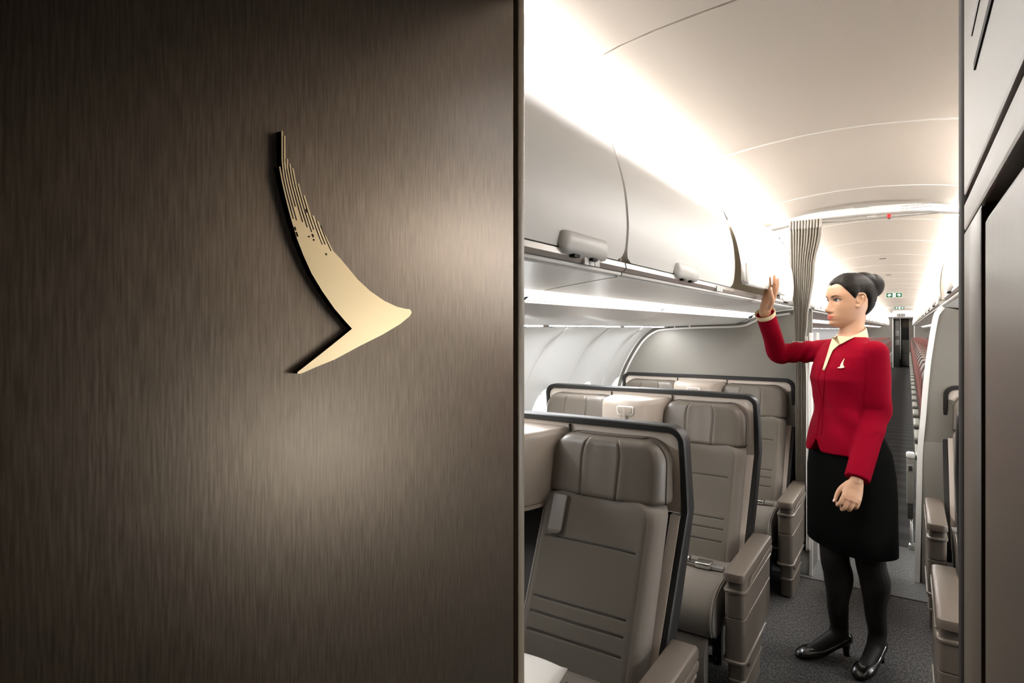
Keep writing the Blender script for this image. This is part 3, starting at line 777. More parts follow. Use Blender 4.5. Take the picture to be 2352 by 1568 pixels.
# ------------------------------------------------------------------ business seats, in pairs
XM, YM = -1.18, 1.90
def yshell(z): return interp([(0.28, 1.63), (0.524, 1.77), (0.858, 1.955), (1.133, 1.92)], z)
def yback(z): return 1.609 + (z - 0.508) * 0.42
def seat_pair(sg, label, group):
    root = empty('seat_pair', (XM if sg > 0 else MX(XM), YM, 0), label, 'seat', group)
    B = Vector((XM, YM, 0))
    def put(o, par=root):
        """bring world-built geometry into the pair's own axes, mirrored for the right-hand side"""
        me = o.data
        for v in me.vertices:
            w = o.matrix_local @ v.co if False else (v.co + Vector(o.location))
            q = w - B
            v.co = Vector((q.x * sg, q.y, q.z))
        o.location = (0, 0, 0)
        if sg < 0: me.flip_normals()
        o.parent = par
        return o
    XA = XM + 0.580                     # aisle edge of the shell
    XW = XM - 0.580
    # shell panel, upper and lower
    def shellgrid(name, z0, z1, x0, x1, off, mat, nz=10):
        vs = []; fs = []
        for k in range(nz + 1):
            z = z0 + (z1 - z0) * k / nz
            for x in (x0, x1): vs.append((x, yshell(z) + off, z))
            for x in (x1, x0): vs.append((x, yshell(z) + off + 0.03, z))
        for k in range(nz):
            for i in range(4): fs.append((k * 4 + i, k * 4 + (i + 1) % 4, (k + 1) * 4 + (i + 1) % 4, (k + 1) * 4 + i))
        fs += [(3, 2, 1, 0), tuple(nz * 4 + i for i in range(4))]
        bm = bmesh.new(); bv = [bm.verts.new(v) for v in vs]
        for f in fs: bm.faces.new([bv[i] for i in f])
        bmesh.ops.bevel(bm, geom=[e for e in bm.edges if len(e.link_faces) == 2 and e.calc_face_angle(0) > 0.8], offset=0.004, segments=2, profile=0.5, affect='EDGES')
        return put(autosmooth(bm_obj(name, bm, mat), 40))
    # outline of upper shell with rounded top corners
    def shell_upper():
        pts = [(XW + 0.018, 0.848), (XA - 0.018, 0.848)]
        r = 0.042
        for k in range(9):
            a = PI / 2 * k / 8; pts.append((XA - 0.018 - r + r * math.cos(a), 1.115 - r + r * math.sin(a)))
        for k in range(9):
            a = PI / 2 + PI / 2 * k / 8; pts.append((XW + 0.018 + r + r * math.cos(a), 1.115 - r + r * math.sin(a)))
        bm = bmesh.new()
        A = [bm.verts.new((x, yshell(z) - 0.004, z)) for x, z in pts]; Bk = [bm.verts.new((x, yshell(z) + 0.026, z)) for x, z in pts]
        n = len(pts); fa = bm.faces.new(A); fb = bm.faces.new(Bk[::-1])
        for i in range(n): bm.faces.new((A[i], Bk[i], Bk[(i + 1) % n], A[(i + 1) % n]))
        bmesh.ops.bevel(bm, geom=list(fa.edges), offset=0.005, segments=2, profile=0.5, affect='EDGES')
        bmesh.ops.triangulate(bm, faces=[f for f in bm.faces if len(f.verts) > 4])
        return put(autosmooth(bm_obj('shell_panel', bm, mt['shell_bright']), 40))
    shell_upper()
    shellgrid('shell_side', 0.30, 0.843, XA - 0.050, XA - 0.018, -0.020, mt['shell_bright'])
    shellgrid('shell_side', 0.30, 0.843, XW + 0.018, XW + 0.050, -0.020, mt['shell_bright'])
    shellgrid('shell_back', 0.20, 0.84, XW + 0.03, XA - 0.03, 0.024, mt['frame'])
    # trim seams down the shell beside the divider
    for x in (XM - 0.168, XM + 0.168):
        put(box('panel_seam', x - 0.0016, x + 0.0016, 1.905, 1.935, 0.86, 1.112, mt['seam']))
    # black trim round the outside
    path = [(XA - 0.004, 0.24), (XA - 0.002, 0.40), (XA, 0.60), (XA + 0.003, 0.858), (XA + 0.002, 0.95), (XA, 1.06)]
    r = 0.055
    for k in range(1, 9):
        a = PI / 2 * k / 8; path.append((XA - r + r * math.cos(a), 1.078 + r * math.sin(a)))
    path += [(XM + 0.3, 1.1345), (XM, 1.1355), (XM - 0.3, 1.1345)]
    for k in range(0, 9):
        a = PI / 2 + PI / 2 * k / 8; path.append((XW + r + r * math.cos(a), 1.078 + r * math.sin(a)))
    path += [(XW, 1.06), (XW - 0.002, 0.95), (XW - 0.003, 0.858), (XW, 0.60), (XW + 0.004, 0.24)]
    bm = bmesh.new(); rings = []
    for i, (x, z) in enumerate(path):
        a = path[max(i - 1, 0)]; b = path[min(i + 1, len(path) - 1)]
        d = Vector((b[0] - a[0], b[1] - a[1])).normalized(); nn = Vector((d.y, -d.x))
        y = yshell(z); t = 0.019
        wd = 0.045 + 0.03 * max(0, min(1, (0.9 - z) / 0.3))
        ring = []
        for (o_, dy) in [(0.003, -0.012), (0, -0.016), (-t + 0.003, -0.016), (-t, -0.012), (-t, wd - 0.004), (-t + 0.004, wd), (-0.002, wd), (0.004, wd - 0.004), (0.004, 0.0)]:
            ring.append((x + nn.x * o_, y + dy, z + nn.y * o_))
        rings.append(ring)
    bm_loft(bm, rings); put(autosmooth(bm_obj('black_trim', bm, mt['black_trim']), 45))
    # centre divider, a soft wedge between the two head positions
    plan = [(0.166, 1.925), (0.158, 1.86), (0.150, 1.80), (0.139, 1.74), (0.126, 1.695), (0.110, 1.665), (0.088, 1.65)]
    dv = [(XM + x, y) for x, y in plan] + [(XM - x, y) for x, y in plan[::-1]]
    def dvr(sc, dy): return [(XM + (x - XM) * sc, 1.925 + (y - 1.925) * sc + dy) for x, y in dv]
    put(loft('centre_divider', [[(x, y, 0.862) for x, y in dvr(0.985, 0)], [(x, y, 0.868) for x, y in dvr(1.0, 0)], [(x, y, 1.075) for x, y in dvr(0.985, 0)], [(x, y, 1.096) for x, y in dvr(0.955, 0)], [(x, y, 1.101) for x, y in dvr(0.88, 0)]], mt['shell'], ang=60))
    put(loft('divider_lip', [[(x, y, 0.848) for x, y in dvr(1.0, 0)], [(x, y, 0.8605) for x, y in dvr(1.004, 0)]], mt['shell'], ang=60))
    # folding hook and its strap on the divider
    yf = 1.648
    put(prism('coat_hook', rrect(XM + 0.02 - 0.036, XM + 0.02 + 0.036, 1.035, 1.070, [0.012, 0.004, 0.004, 0.012]), 'y', yf - 0.012, yf + 0.004, mt['shell'], bev=0.003))
    hk = put(prism('hook_rim', rrect(XM + 0.02 - 0.042, XM + 0.02 + 0.042, 1.029, 1.074, [0.015, 0.005, 0.005, 0.015]), 'y', yf - 0.004, yf + 0.004, mt['white'], bev=0.002))
    put(box('hook_strap', XM + 0.012, XM + 0.028, yf - 0.014, yf, 1.016, 1.072, mt['shell'], bev=0.003))
    put(box('lamp_stem', XM + 0.014, XM + 0.026, yf - 0.010, yf, 1.008, 1.018, mt['silver'], bev=0.002))
    put(box('pocket_flap', XM - 0.03, XM + 0.022, yf - 0.008, yf + 0.002, 0.90, 1.004, mt['leather'], bev=0.003))
    put(box('pocket_slit', XM + 0.023, XM + 0.0255, yf - 0.006, yf + 0.002, 0.90, 1.006, mt['frame']))
    # centre console with table top
    put(prism('centre_console', rrect(XM - 0.11, XM + 0.11, 1.20, 1.66, 0.03), 'z', 0.08, 0.50, mt['arm_body'], bev=0.01))
    put(prism('console_top', rrect(XM - 0.115, XM + 0.115, 1.19, 1.66, 0.035), 'z', 0.502, 0.53, mt['arm'], bev=0.008))
    # --- two seats
    for s in (1, -1):
        cx = XM + s * 0.338
        # headrest
        def head():
            hw = 0.198; z0, z1 = 0.893, 1.090
            av = sorted(set([-1 + 2 * i / 22 for i in range(23)] + [g + d for g in (-0.36, 0.34) for d in (-0.05, -0.03, -0.015, -0.007, 0, 0.007, 0.015, 0.03, 0.05)]))
            nb = 26
            def pt(a, b, dep):
                z = z0 + (z1 - z0) * b
                rt_, rb = 0.075, 0.012
                ins = 0
                if z > z1 - rt_: ins = rt_ - math.sqrt(max(0, rt_ ** 2 - (z - (z1 - rt_)) ** 2))
                if z < z0 + rb: ins = rb - math.sqrt(max(0, rb ** 2 - (z0 + rb - z) ** 2))
                sag = -0.010 * (1 - abs(a) ** 2) * (1 - b) ** 4 * 0 
                wid = hw * (1 + 0.02 * (1 - b)) - ins
                # seams lean inwards towards the foot
                aa = a
                if abs(a) < 0.98:
                    shift = (-0.03 if a < 0 else 0.05) * (1 - b) * -1 * (1 - min(1, abs(abs(a) - 0.35) / 0.6))
                    aa = a + shift
                return cx + aa * wid, z + sag
            vs = []; na = len(av)
            for j in range(nb + 1):
                b = j / nb; b = 0.5 - 0.5 * math.cos(PI * b) if True else b
                for a in av:
                    x, z = pt(a, b, 0)
                    edge = max(0, abs(a) - 0.86) / 0.14; eb = max(0, abs(b * 2 - 1) - 0.80) / 0.20
                    y = 1.783 + 0.165 * (z - 0.893) + 0.030 * (1 - math.sqrt(max(0, 1 - edge ** 2))) + 0.030 * (1 - math.sqrt(max(0, 1 - eb ** 2)))
                    y += 0.016 * (1 - a * a) * (1 - 0.4 * b) * (-1) + 0.016
                    for g in (-0.36, 0.34):
                        y += 0.0032 * math.exp(-((a - g) / 0.014) ** 2) - 0.0026 * math.exp(-((abs(a - g) - 0.05) / 0.04) ** 2)
                    vs.append((x, y, z))
            fs = [(j * na + i, j * na + i + 1, (j + 1) * na + i + 1, (j + 1) * na + i) for j in range(nb) for i in range(na - 1)]
            loop = [i for i in range(na)] + [j * na + na - 1 for j in range(1, nb + 1)] + [nb * na + i for i in range(na - 2, -1, -1)] + [j * na for j in range(nb - 1, 0, -1)]
            base = len(vs); m = len(loop)
            for q, (dy, sc) in enumerate([(0.018, 1.018), (0.06, 1.03), (0.115, 1.0)]):
                for i in loop:
                    x, y, z = vs[i]; zc = (z0 + z1) / 2
                    vs.append((cx + (x - cx) * sc, min(y + dy, 1.925), zc + (z - zc) * (1 + (sc - 1) * 1.3)))
            prev = loop
            for q in range(3):
                cur = [base + q * m + i for i in range(m)]
                for i in range(m): fs.append((prev[i], prev[(i + 1) % m], cur[(i + 1) % m], cur[i]))
                prev = cur
            bm = bmesh.new(); bv = [bm.verts.new(v) for v in vs]
            for f in fs: bm.faces.new([bv[i] for i in f])
            o = put(bm_obj('headrest', bm, mt['leather'], smooth=True))
            pp = [vs[base + i] for i in range(m)]
            pz = [(p[0] , p[1] - 0.004, p[2]) for p in pp]
            t = put(tube('piping', pz, 0.0022, mt['seam'], None, 6, closed=True), o)
            return o
        head()
        # loose strap under the headrest
        zs = [0.905, 0.86, 0.815, 0.775]
        stp = rrect(cx - 0.150, cx - 0.102, 0.785, 0.90, [0.012, 0.002, 0.002, 0.012])
        bm = bmesh.new()
        A = [bm.verts.new((x, yback(z) - 0.011, z)) for x, z in stp]; Bq = [bm.verts.new((x, yback(z) - 0.001, z)) for x, z in stp]
        n = len(stp); f0 = bm.faces.new(A); bm.faces.new(Bq[::-1])
        for i in range(n): bm.faces.new((A[i], Bq[i], Bq[(i + 1) % n], A[(i + 1) % n]))
        bmesh.ops.bevel(bm, geom=list(f0.edges), offset=0.003, segments=2, profile=0.5, affect='EDGES')
        bmesh.ops.triangulate(bm, faces=[f for f in bm.faces if len(f.verts) > 4])
        if s > 0: put(autosmooth(bm_obj('head_strap', bm, mt['leather'])))
        else: bm.free()
        # backrest
        def back():
            hw = 0.202; z0, z1 = 0.40, 0.905
            gz = [0.770, 0.599, 0.557, 0.508]
            zv = sorted(set([z0 + (z1 - z0) * i / 30 for i in range(31)] + [g + d for g in gz for d in (-0.009, -0.005, -0.0025, 0, 0.0025, 0.005, 0.009)]))
            av = sorted(set([-1 + 2 * i / 20 for i in range(21)] + [q + d for q in (-0.79, 0.76) for d in (-0.02, 0, 0.02)] + [q + d for q in (-0.885, 0.885) for d in (-0.012, 0, 0.012)]))
            vs = []; na = len(av)
            for z in zv:
                for a in av:
                    rt_ = 0.05; ins = 0
                    if z > z1 - rt_: ins = rt_ - math.sqrt(max(0, rt_ ** 2 - (z - (z1 - rt_)) ** 2))
                    x = cx + a * (hw - ins)
                    y = yback(z)
                    e = max(0, abs(a) - 0.84) / 0.16
                    y += 0.035 * (1 - math.sqrt(max(0, 1 - e ** 2))) - 0.012 * (abs(a) ** 3) + 0.006
                    y -= 0.022 * math.exp(-((z - 0.56) / 0.10) ** 2) * (1 - a * a) * 0.5
                    if z > z1 - 0.03: y += 0.02 * ((z - z1 + 0.03) / 0.03) ** 2
                    if -0.80 < a < 0.77:
                        for g in gz: y += 0.0058 * math.exp(-((z - g) / 0.0026) ** 2)
                    if abs(a) > 0.83: y += 0.003 * math.exp(-((abs(a) - 0.885) / 0.010) ** 2)
                    vs.append((x, y, z))
            nz = len(zv)
            fs = [(j * na + i, j * na + i + 1, (j + 1) * na + i + 1, (j + 1) * na + i) for j in range(nz - 1) for i in range(na - 1)]
            loop = [i for i in range(na)] + [j * na + na - 1 for j in range(1, nz)] + [(nz - 1) * na + i for i in range(na - 2, -1, -1)] + [j * na for j in range(nz - 2, 0, -1)]
            m = len(loop); base = len(vs)
            for dy, sc in [(0.03, 1.02), (0.085, 1.015)]:
                for i in loop:
                    x, y, z = vs[i]; vs.append((cx + (x - cx) * sc, y + dy, z))
            prev = loop; nfront = len(fs)
            for q in range(2):
                cur = [base + q * m + i for i in range(m)]
                for i in range(m): fs.append((prev[i], prev[(i + 1) % m], cur[(i + 1) % m], cur[i]))
                prev = cur
            bm = bmesh.new(); bv = [bm.verts.new(v) for v in vs]
            for k, f in enumerate(fs):
                ff = bm.faces.new([bv[i] for i in f]); 
                if k >= nfront: ff.material_index = 1
                else:
                    a_ = av[k % (na - 1)]
                    if abs(a_ + 0.02) > 0.885: ff.material_index = 1
            o = put(bm_obj('backrest', bm, mt['fabric'], smooth=True)); o.data.materials.append(mt['fabric_light'])
            for q, g in enumerate(gz):      # the thread line lying in each groove
                p0, p1 = cx - 0.159, cx + 0.153
                k = [(p0 + (p1 - p0) * i / 8, yback(g) + 0.0085 - 0.022 * math.exp(-((g - 0.56) / 0.10) ** 2) * 0.5 * (1 - ((p0 + (p1 - p0) * i / 8 - cx) / hw) ** 2) - 0.012 * abs((p0 + (p1 - p0) * i / 8 - cx) / hw) ** 3, g) for i in range(9)]
                put(tube('stitch_line', k, 0.0016, mt['seam'], None, 5), o)
            return o
        back()
        # seat cushion and hanging leg rest
        cp = [(1.60, 0.40), (1.60, 0.432), (1.50, 0.436), (1.40, 0.436), (1.32, 0.430), (1.26, 0.415), (1.215, 0.385), (1.195, 0.345), (1.197, 0.300), (1.215, 0.27), (1.26, 0.262), (1.34, 0.27)]
        cs = smooth_curve([(0, a, b) for a, b in cp], 4)
        put(prism('seat_cushion', [(p.y, p.z) for p in cs], 'x', cx - 0.212, cx + 0.225, mt['fabric'], bev=0.018, seg=3))
        ep_ = [(cx + 0.225 - 0.012, p.y, p.z) for p in cs[8:36]]
        put(tube('cushion_piping', [(p[0] + 0.004, p[1] - 0.001, p[2] + 0.001) for p in ep_], 0.0035, mt['fabric_light'], None, 6))
        lr = [(1.215, 0.262), (1.190, 0.20), (1.185, 0.12), (1.20, 0.06), (1.235, 0.06), (1.245, 0.15), (1.25, 0.262)]
        ls = smooth_curve([(0, a, b) for a, b in lr], 3)
        put(prism('leg_rest', [(p.y, p.z) for p in ls], 'x', cx - 0.205, cx + 0.195, mt['fabric'], bev=0.012, seg=3))
        # lap belt lying over the cushion
        bz = 0.447
        bp = [(cx - 0.19, 1.50, bz), (cx - 0.05, 1.485, bz), (cx + 0.085, 1.465, bz)]
        vs = []
        for p in bp: vs += [(p[0], p[1] - 0.024, p[2]), (p[0], p[1] + 0.024, p[2]), (p[0], p[1] + 0.024, p[2] - 0.012), (p[0], p[1] - 0.024, p[2] - 0.012)]
        fs = [(k * 4 + i, k * 4 + (i + 1) % 4, k * 4 + 4 + (i + 1) % 4, k * 4 + 4 + i) for k in range(2) for i in range(4)] + [(0, 1, 2, 3), (11, 10, 9, 8)]
        bm = bmesh.new(); bv = [bm.verts.new(v) for v in vs]
        for f in fs: bm.faces.new([bv[i] for i in f])
        bl = put(bm_obj('seat_belt', bm, mt['arm']))
        put(box('buckle', cx + 0.085, cx + 0.15, 1.435, 1.492, bz - 0.008, bz + 0.018, mt['chrome'], bev=0.007, seg=3), bl)
        put(box('buckle_tongue', cx + 0.042, cx + 0.088, 1.45, 1.485, bz - 0.004, bz + 0.010, mt['chrome'], bev=0.003), bl)
        put(tube('belt_loop', [(cx + 0.03, 1.45, bz + 0.004), (cx + 0.045, 1.445, bz + 0.02), (cx + 0.058, 1.465, bz + 0.026), (cx + 0.05, 1.485, bz + 0.012)], 0.006, mt['chrome'], None, 6), bl)
        put(box('belt_end', cx + 0.15, cx + 0.20, 1.445, 1.483, bz - 0.006, bz + 0.008, mt['silver'], bev=0.003), bl)
        # outer arm console
        a0, a1 = (XM + 0.592, XM + 0.675) if s > 0 else (XM - 0.60, XM - 0.535)
        def outline(ins, y0=1.216, y1=1.756, r=0.024, dx=0.0):
            return rrect(a0 + ins, a1 - ins + dx, y0 + ins, y1 - ins, [max(r - ins, 0.004), 0.012, 0.006, max(r - ins, 0.004)], 5)
        def stack(name, lv, mat): return put(loft(name, [[(x, y, z) for x, y in outline(i, *yy)] for z, i, yy in lv], mat, ang=35))
        F = (1.216, 1.756)
        stack('arm_pad', [(0.498, 0.004, F), (0.501, 0.0, F), (0.522, 0.0, F), (0.530, 0.003, F), (0.534, 0.010, F)], mt['arm'])
        G = (1.232, 1.740); Hh = (1.226, 1.735)
        stack('arm_upper', [(0.466, 0.008, G), (0.4975, 0.009, G)], mt['arm_body'])
        stack('arm_console', [(0.203, 0.004, Hh), (0.355, 0.004, Hh), (0.357, 0.0075, Hh), (0.361, 0.0075, Hh), (0.363, 0.004, Hh), (0.452, 0.004, Hh), (0.455, -0.001, Hh), (0.462, -0.001, Hh), (0.465, 0.004, Hh)], mt['arm_body'])
        stack('arm_lip', [(0.190, 0.001, (1.222, 1.62)), (0.193, -0.002, (1.222, 1.62)), (0.200, -0.002, (1.222, 1.62)), (0.2028, 0.002, (1.222, 1.62))], mt['arm_body'])
        stack('console_foot', [(0.012, 0.011, (1.27, 1.56)), (0.10, 0.011, (1.255, 1.58)), (0.105, 0.006, (1.25, 1.585)), (0.112, 0.006, (1.25, 1.585)), (0.116, 0.010, (1.25, 1.58)), (0.1895, 0.010, (1.245, 1.60))], mt['arm_body'])
        if s > 0:
            put(prism('table_lid', [(1.30, 0.470), (1.735, 0.470), (1.745, 0.492), (1.725, 0.498), (1.34, 0.4925)], 'x', a1 - 0.010, a1 + 0.003, mt['arm_body'], bev=0.003))
            put(box('foot_screw', a1 - 0.012, a1 - 0.007, 1.30, 1.312, 0.155, 0.167, mt['frame'])); put(box('foot_screw', a1 - 0.012, a1 - 0.007, 1.325, 1.337, 0.145, 0.157, mt['frame']))
        # under-frame
        put(box('under_frame', cx - 0.2, cx + 0.2, 1.28, 1.62, 0.20, 0.258, mt['frame'], bev=0.01))
        for yy in (1.32, 1.56): put(box('leg', cx + 0.15 * s - 0.02, cx + 0.15 * s + 0.02, yy - 0.02, yy + 0.02, 0.0, 0.205, mt['frame'], bev=0.004))
        put(tube('cross_tube', [(cx - 0.2, 1.33, 0.13), (cx + 0.2, 1.33, 0.13)], 0.014, mt['frame']))
        put(tube('cross_tube', [(cx - 0.2, 1.60, 0.16), (cx + 0.215, 1.60, 0.16)], 0.012, mt['silver']))
    return root
PITCH = 1.12
GL = 'business seat pairs left of the aisle'; GR = 'business seat pairs right of the aisle'
L1 = seat_pair(1, 'taupe business seat pair nearest the camera, beside the brown panel', GL)
dup(L1, (XM, YM + PITCH, 0), 'taupe business seat pair in the second row on the left', GL)
dup(L1, (XM, YM + 2 * PITCH, 0), 'taupe business seat pair in front of the left partition', GL)
R1 = seat_pair(-1, 'taupe business seat pair at the right edge, beside the wardrobe cabinet', GR)
R1.location = (MX(XM), YM + PITCH, 0)
dup(R1, (MX(XM), YM + 2 * PITCH, 0), 'taupe business seat pair in front of the right partition', GR)
# white pillow in the nearest seat
pw = []
def pil(u, v, s): 
    e = (1 - u * u) * (1 - v * v); return s * 0.05 * max(0, e) ** 0.45
pn = 14; vs = []; fs = []
for s in (1, -1):
    for j in range(pn + 1):
        for i in range(pn + 1):
            u, v = -1 + 2 * i / pn, -1 + 2 * j / pn
            k = 1 - 0.10 * (u * u + v * v) * 0.5 + 0.05 * (u * v) ** 2
            vs.append((u * 0.15 * k, v * 0.17 * k, pil(u, v, s)))
N1 = (pn + 1) ** 2
for j in range(pn):
    for i in range(pn):
        a = j * (pn + 1) + i; q = (a, a + 1, a + pn + 2, a + pn + 1); fs.append(q); fs.append(tuple(N1 + t for t in q[::-1]))
bm = bmesh.new(); bv = [bm.verts.new(v) for v in vs]
for f in fs: bm.faces.new([bv[i] for i in f])
bmesh.ops.remove_doubles(bm, verts=bm.verts, dist=0.0008)
pl_o = bm_obj('pillow', bm, mt['pillow'], None, smooth=True)
tag(pl_o, 'small white pillow lying on the nearest seat cushion', 'pillow')
pl_o.location = (-0.925, 1.335, 0.478); pl_o.rotation_euler = (0.04, 0.0, 0.15)

# ------------------------------------------------------------------ aft cabin: economy seats
def eco_seat(s, cx, label, group, arm=True, cover=False, dark=False):
    root = empty('economy_seat', (cx, 5.25, 0), label, 'seat', group)
    B = Vector((cx, 5.25, 0))
    def put(o):
        for v in o.data.vertices: v.co = v.co + Vector(o.location) - B
        o.location = (0, 0, 0); o.parent = root; return o
    hw = 0.215
    def ring(z, w, y0, y1, r=0.03):
        return [(x, y, z) for x, y in rrect(cx - w, cx + w, y0, y1, r, 3)]
    put(loft('backrest', [ring(0.42, hw, 5.10, 5.20), ring(0.60, hw, 5.13, 5.23), ring(0.80, hw, 5.18, 5.27), ring(0.93, hw, 5.215, 5.295), ring(0.96, hw - 0.01, 5.225, 5.29)], mt['eco_red'], ang=60))
    put(loft('headrest', [ring(0.935, hw - 0.012, 5.185, 5.265, 0.03), ring(0.95, hw - 0.004, 5.185, 5.28, 0.035), ring(1.08, hw - 0.004, 5.215, 5.31, 0.035), ring(1.13, hw - 0.02, 5.235, 5.31, 0.035), ring(1.145, hw - 0.05, 5.25, 5.30, 0.02)], mt['eco_dark'] if dark else mt['eco_leather'], ang=60))
    put(loft('back_shell', [ring(0.45, hw + 0.006, 5.20, 5.26, 0.02), ring(0.80, hw + 0.006, 5.26, 5.31, 0.02), ring(1.10, hw + 0.006, 5.29, 5.335, 0.02), ring(1.152, hw - 0.02, 5.285, 5.335, 0.02)], mt['eco_red'], ang=60))
    pts = [(cx - hw - 0.004, 5.19, 0.75), (cx - hw - 0.004, 5.265, 1.02), (cx - hw + 0.03, 5.285, 1.125), (cx - hw + 0.09, 5.29, 1.152), (cx + hw - 0.09, 5.29, 1.152), (cx + hw - 0.03, 5.285, 1.125), (cx + hw + 0.004, 5.265, 1.02), (cx + hw + 0.004, 5.19, 0.75)]
    put(tube('piping', smooth_curve(pts, 3), 0.008, mt['pink'], None, 6))
    put(prism('seat_cushion', rrect(4.72, 5.16, 0.33, 0.45, 0.04, 4), 'x', cx - hw, cx + hw, mt['eco_red'], bev=0.02))
    if arm:
        ax = cx - s * (hw + 0.03)
        put(prism('armrest', rrect(4.77, 5.22, 0.585, 0.625, 0.015, 3), 'x', ax - 0.025, ax + 0.025, mt['eco_leather'], bev=0.008))
        put(box('arm_panel', ax - 0.018, ax + 0.018, 4.80, 5.20, 0.30, 0.585, mt['galley_light'], bev=0.008))
    put(tube('leg', [(cx, 4.86, 0.0), (cx, 4.90, 0.34)], 0.014, mt['silver'], None, 8)); put(tube('leg', [(cx, 5.14, 0.0), (cx, 5.08, 0.34)], 0.014, mt['silver'], None, 8))
    return root
for s, side in ((1, 'right'), (-1, 'left')):
    for col in range(2):
        x = XC + s * (0.525 + 0.47 * col)
        g = 'aft cabin seats on the ' + side; where = ['beside the aisle', 'in the middle of its row', 'by the wall'][col]
        first = None
        for r in range(28):
            lab = 'russet %s seat on the %s, %s row behind the partition' % (['aisle', 'middle'][col], side, ORD[r])
            if first is None: first = eco_seat(s, x, lab, g + ', ' + where, arm=(col == 0), dark=(s < 0))
            else: dup(first, (x, 5.25 + 0.765 * r, 0), lab, g + ', ' + where)
# front-row tray console and white head cover, seen past the right partition
tc = empty('tray_console', (0.045, 4.85, 0), 'grey tray console with silver latch on the first aft seat by the aisle', 'tray console')
U(tc, box('body', -0.008, 0.036, 4.74, 4.79, 0.30, 0.60, mt['galley_light'], bev=0.01)); U(tc, box('cap', -0.010, 0.038, 4.735, 4.795, 0.60, 0.64, mt['white'], bev=0.012)); U(tc, box('latch', 0.002, 0.026, 4.732, 4.742, 0.52, 0.555, mt['frame'], bev=0.003)); U(tc, box('latch_rim', -0.002, 0.030, 4.734, 4.741, 0.515, 0.56, mt['silver'], bev=0.003)); U(tc, box('shoe', -0.003, 0.030, 4.745, 4.80, 0.20, 0.30, mt['frame'], bev=0.008))
U(tc, tube('stay', [(0.02, 4.77, 0.22), (0.022, 4.76, 0.04), (0.035, 4.76, 0.03)], 0.010, mt['silver'], None, 8))
U(tc, box('foot_plate', 0.005, 0.05, 4.74, 4.80, 0.0, 0.032, mt['silver'], bev=0.004))
hc = box('head_cover', -0.205, 0.205, -0.006, 0.006, -0.15, 0.15, mt['pillow'], bev=0.005); hc.location = (XC + 0.525, 5.135, 0.78); tag(hc, 'white cloth cover hanging on the first aft seat behind the right partition', 'seat cover')
hc.rotation_euler = (-0.24, 0, 0) 

# ------------------------------------------------------------------ exit signs and the far end
def exit_sign(y, z, w, lab, group):
    h = w * 0.30
    root = empty('exit_sign', (XC, y, z), lab, 'exit sign', group)
    def put(o): o.parent = root; return o
    put(box('housing', -w / 2 - 0.008, w / 2 + 0.008, 0.0, 0.03, -h / 2 - 0.008, h / 2 + 0.008, mt['sign'], bev=0.003))
    put(box('hanger', -w * 0.35, w * 0.30, 0.005, 0.025, h / 2 + 0.008, h / 2 + 0.03, mt['sign'], bev=0.003))
    for s in (-1, 1):
        put(box('green_plate', min(s * w * 0.10, s * w * 0.49), max(s * w * 0.10, s * w * 0.49), -0.003, 0.001, -h * 0.46, h * 0.46, mt['sign_green']))
        # arrow
        a = [(s * 0.44, 0), (s * 0.33, 0.095), (s * 0.29, 0.095), (s * 0.375, 0.022), (s * 0.17, 0.022), (s * 0.17, -0.022), (s * 0.375, -0.022), (s * 0.29, -0.095), (s * 0.33, -0.095)]
        put(prism('arrow', [(x * w, q * w) for x, q in a], 'y', -0.006, -0.002, mt['sign_white'], smooth=False))
    put(box('white_plate', -w * 0.095, w * 0.095, -0.003, 0.001, -h * 0.46, h * 0.46, mt['sign_white']))
    bm = bmesh.new()
    for p in ([(0.01, 0.055), (-0.01, -0.02), (0.03, -0.06), (0.01, -0.12)], [(-0.01, -0.02), (-0.045, -0.05), (-0.075, -0.11)], [(0.008, 0.04), (0.05, 0.02), (0.06, -0.015)], [(0.004, 0.04), (-0.04, 0.03), (-0.055, -0.01)]):
        bm_tube(bm, [(x * w, -0.004, q * w) for x, q in p], 0.011 * w, 6)
    bmesh.ops.create_uvsphere(bm, u_segments=8, v_segments=6, radius=0.02 * w, matrix=Matrix.Translation((0.018 * w, -0.004, 0.09 * w)))
    put(bm_obj('running_figure', bm, mt['sign_green']))
    return root
GS = 'exit signs over the aisle'
exit_sign(13.4, cz(0.645), 0.25, 'larger green and white arrow exit sign nearest over the aisle', GS)
exit_sign(22.0, cz(0.66), 0.25, 'smaller green and white arrow exit sign further down the aisle', GS)
br = empty('ceiling_bracket', (XC, 22.1, cz(0.69)), 'thin white bar across the ceiling behind the smaller exit sign', 'bar')
U(br, box('bar', XC - 0.42, XC + 0.45, 22.08, 22.12, cz(0.675), cz(0.69), mt['white'], bev=0.003))
# rear wall with doorway: x from -.40 to .16
DX0, DX1, DZ = -0.46, 0.185, cz(0.42)
box('wall_rear', XL, DX0 - 0.03, Y1, Y1 + 0.05, 0, 2.2, mt['partition'], kind='structure')
box('wall_rear', DX1 + 0.03, XR, Y1, Y1 + 0.05, 0, 2.2, mt['partition'], kind='structure')
box('wall_rear', DX0 - 0.03, DX1 + 0.03, Y1, Y1 + 0.05, DZ + 0.03, 2.2, mt['white'], kind='structure')
for x in (DX0 - 0.03, DX1): box('trim_2', x, x + 0.03, Y1 - 0.02, Y1 + 0.06, 0, DZ + 0.03, mt['white'], kind='structure')
box('trim_3', DX0 - 0.03, DX1 + 0.03, Y1 - 0.02, Y1 + 0.06, DZ, DZ + 0.035, mt['white'], kind='structure')
ea = empty('rear_header', (XC, Y1 - 0.2, cz(0.56)), 'white arched header above the far galley doorway', 'header beam')
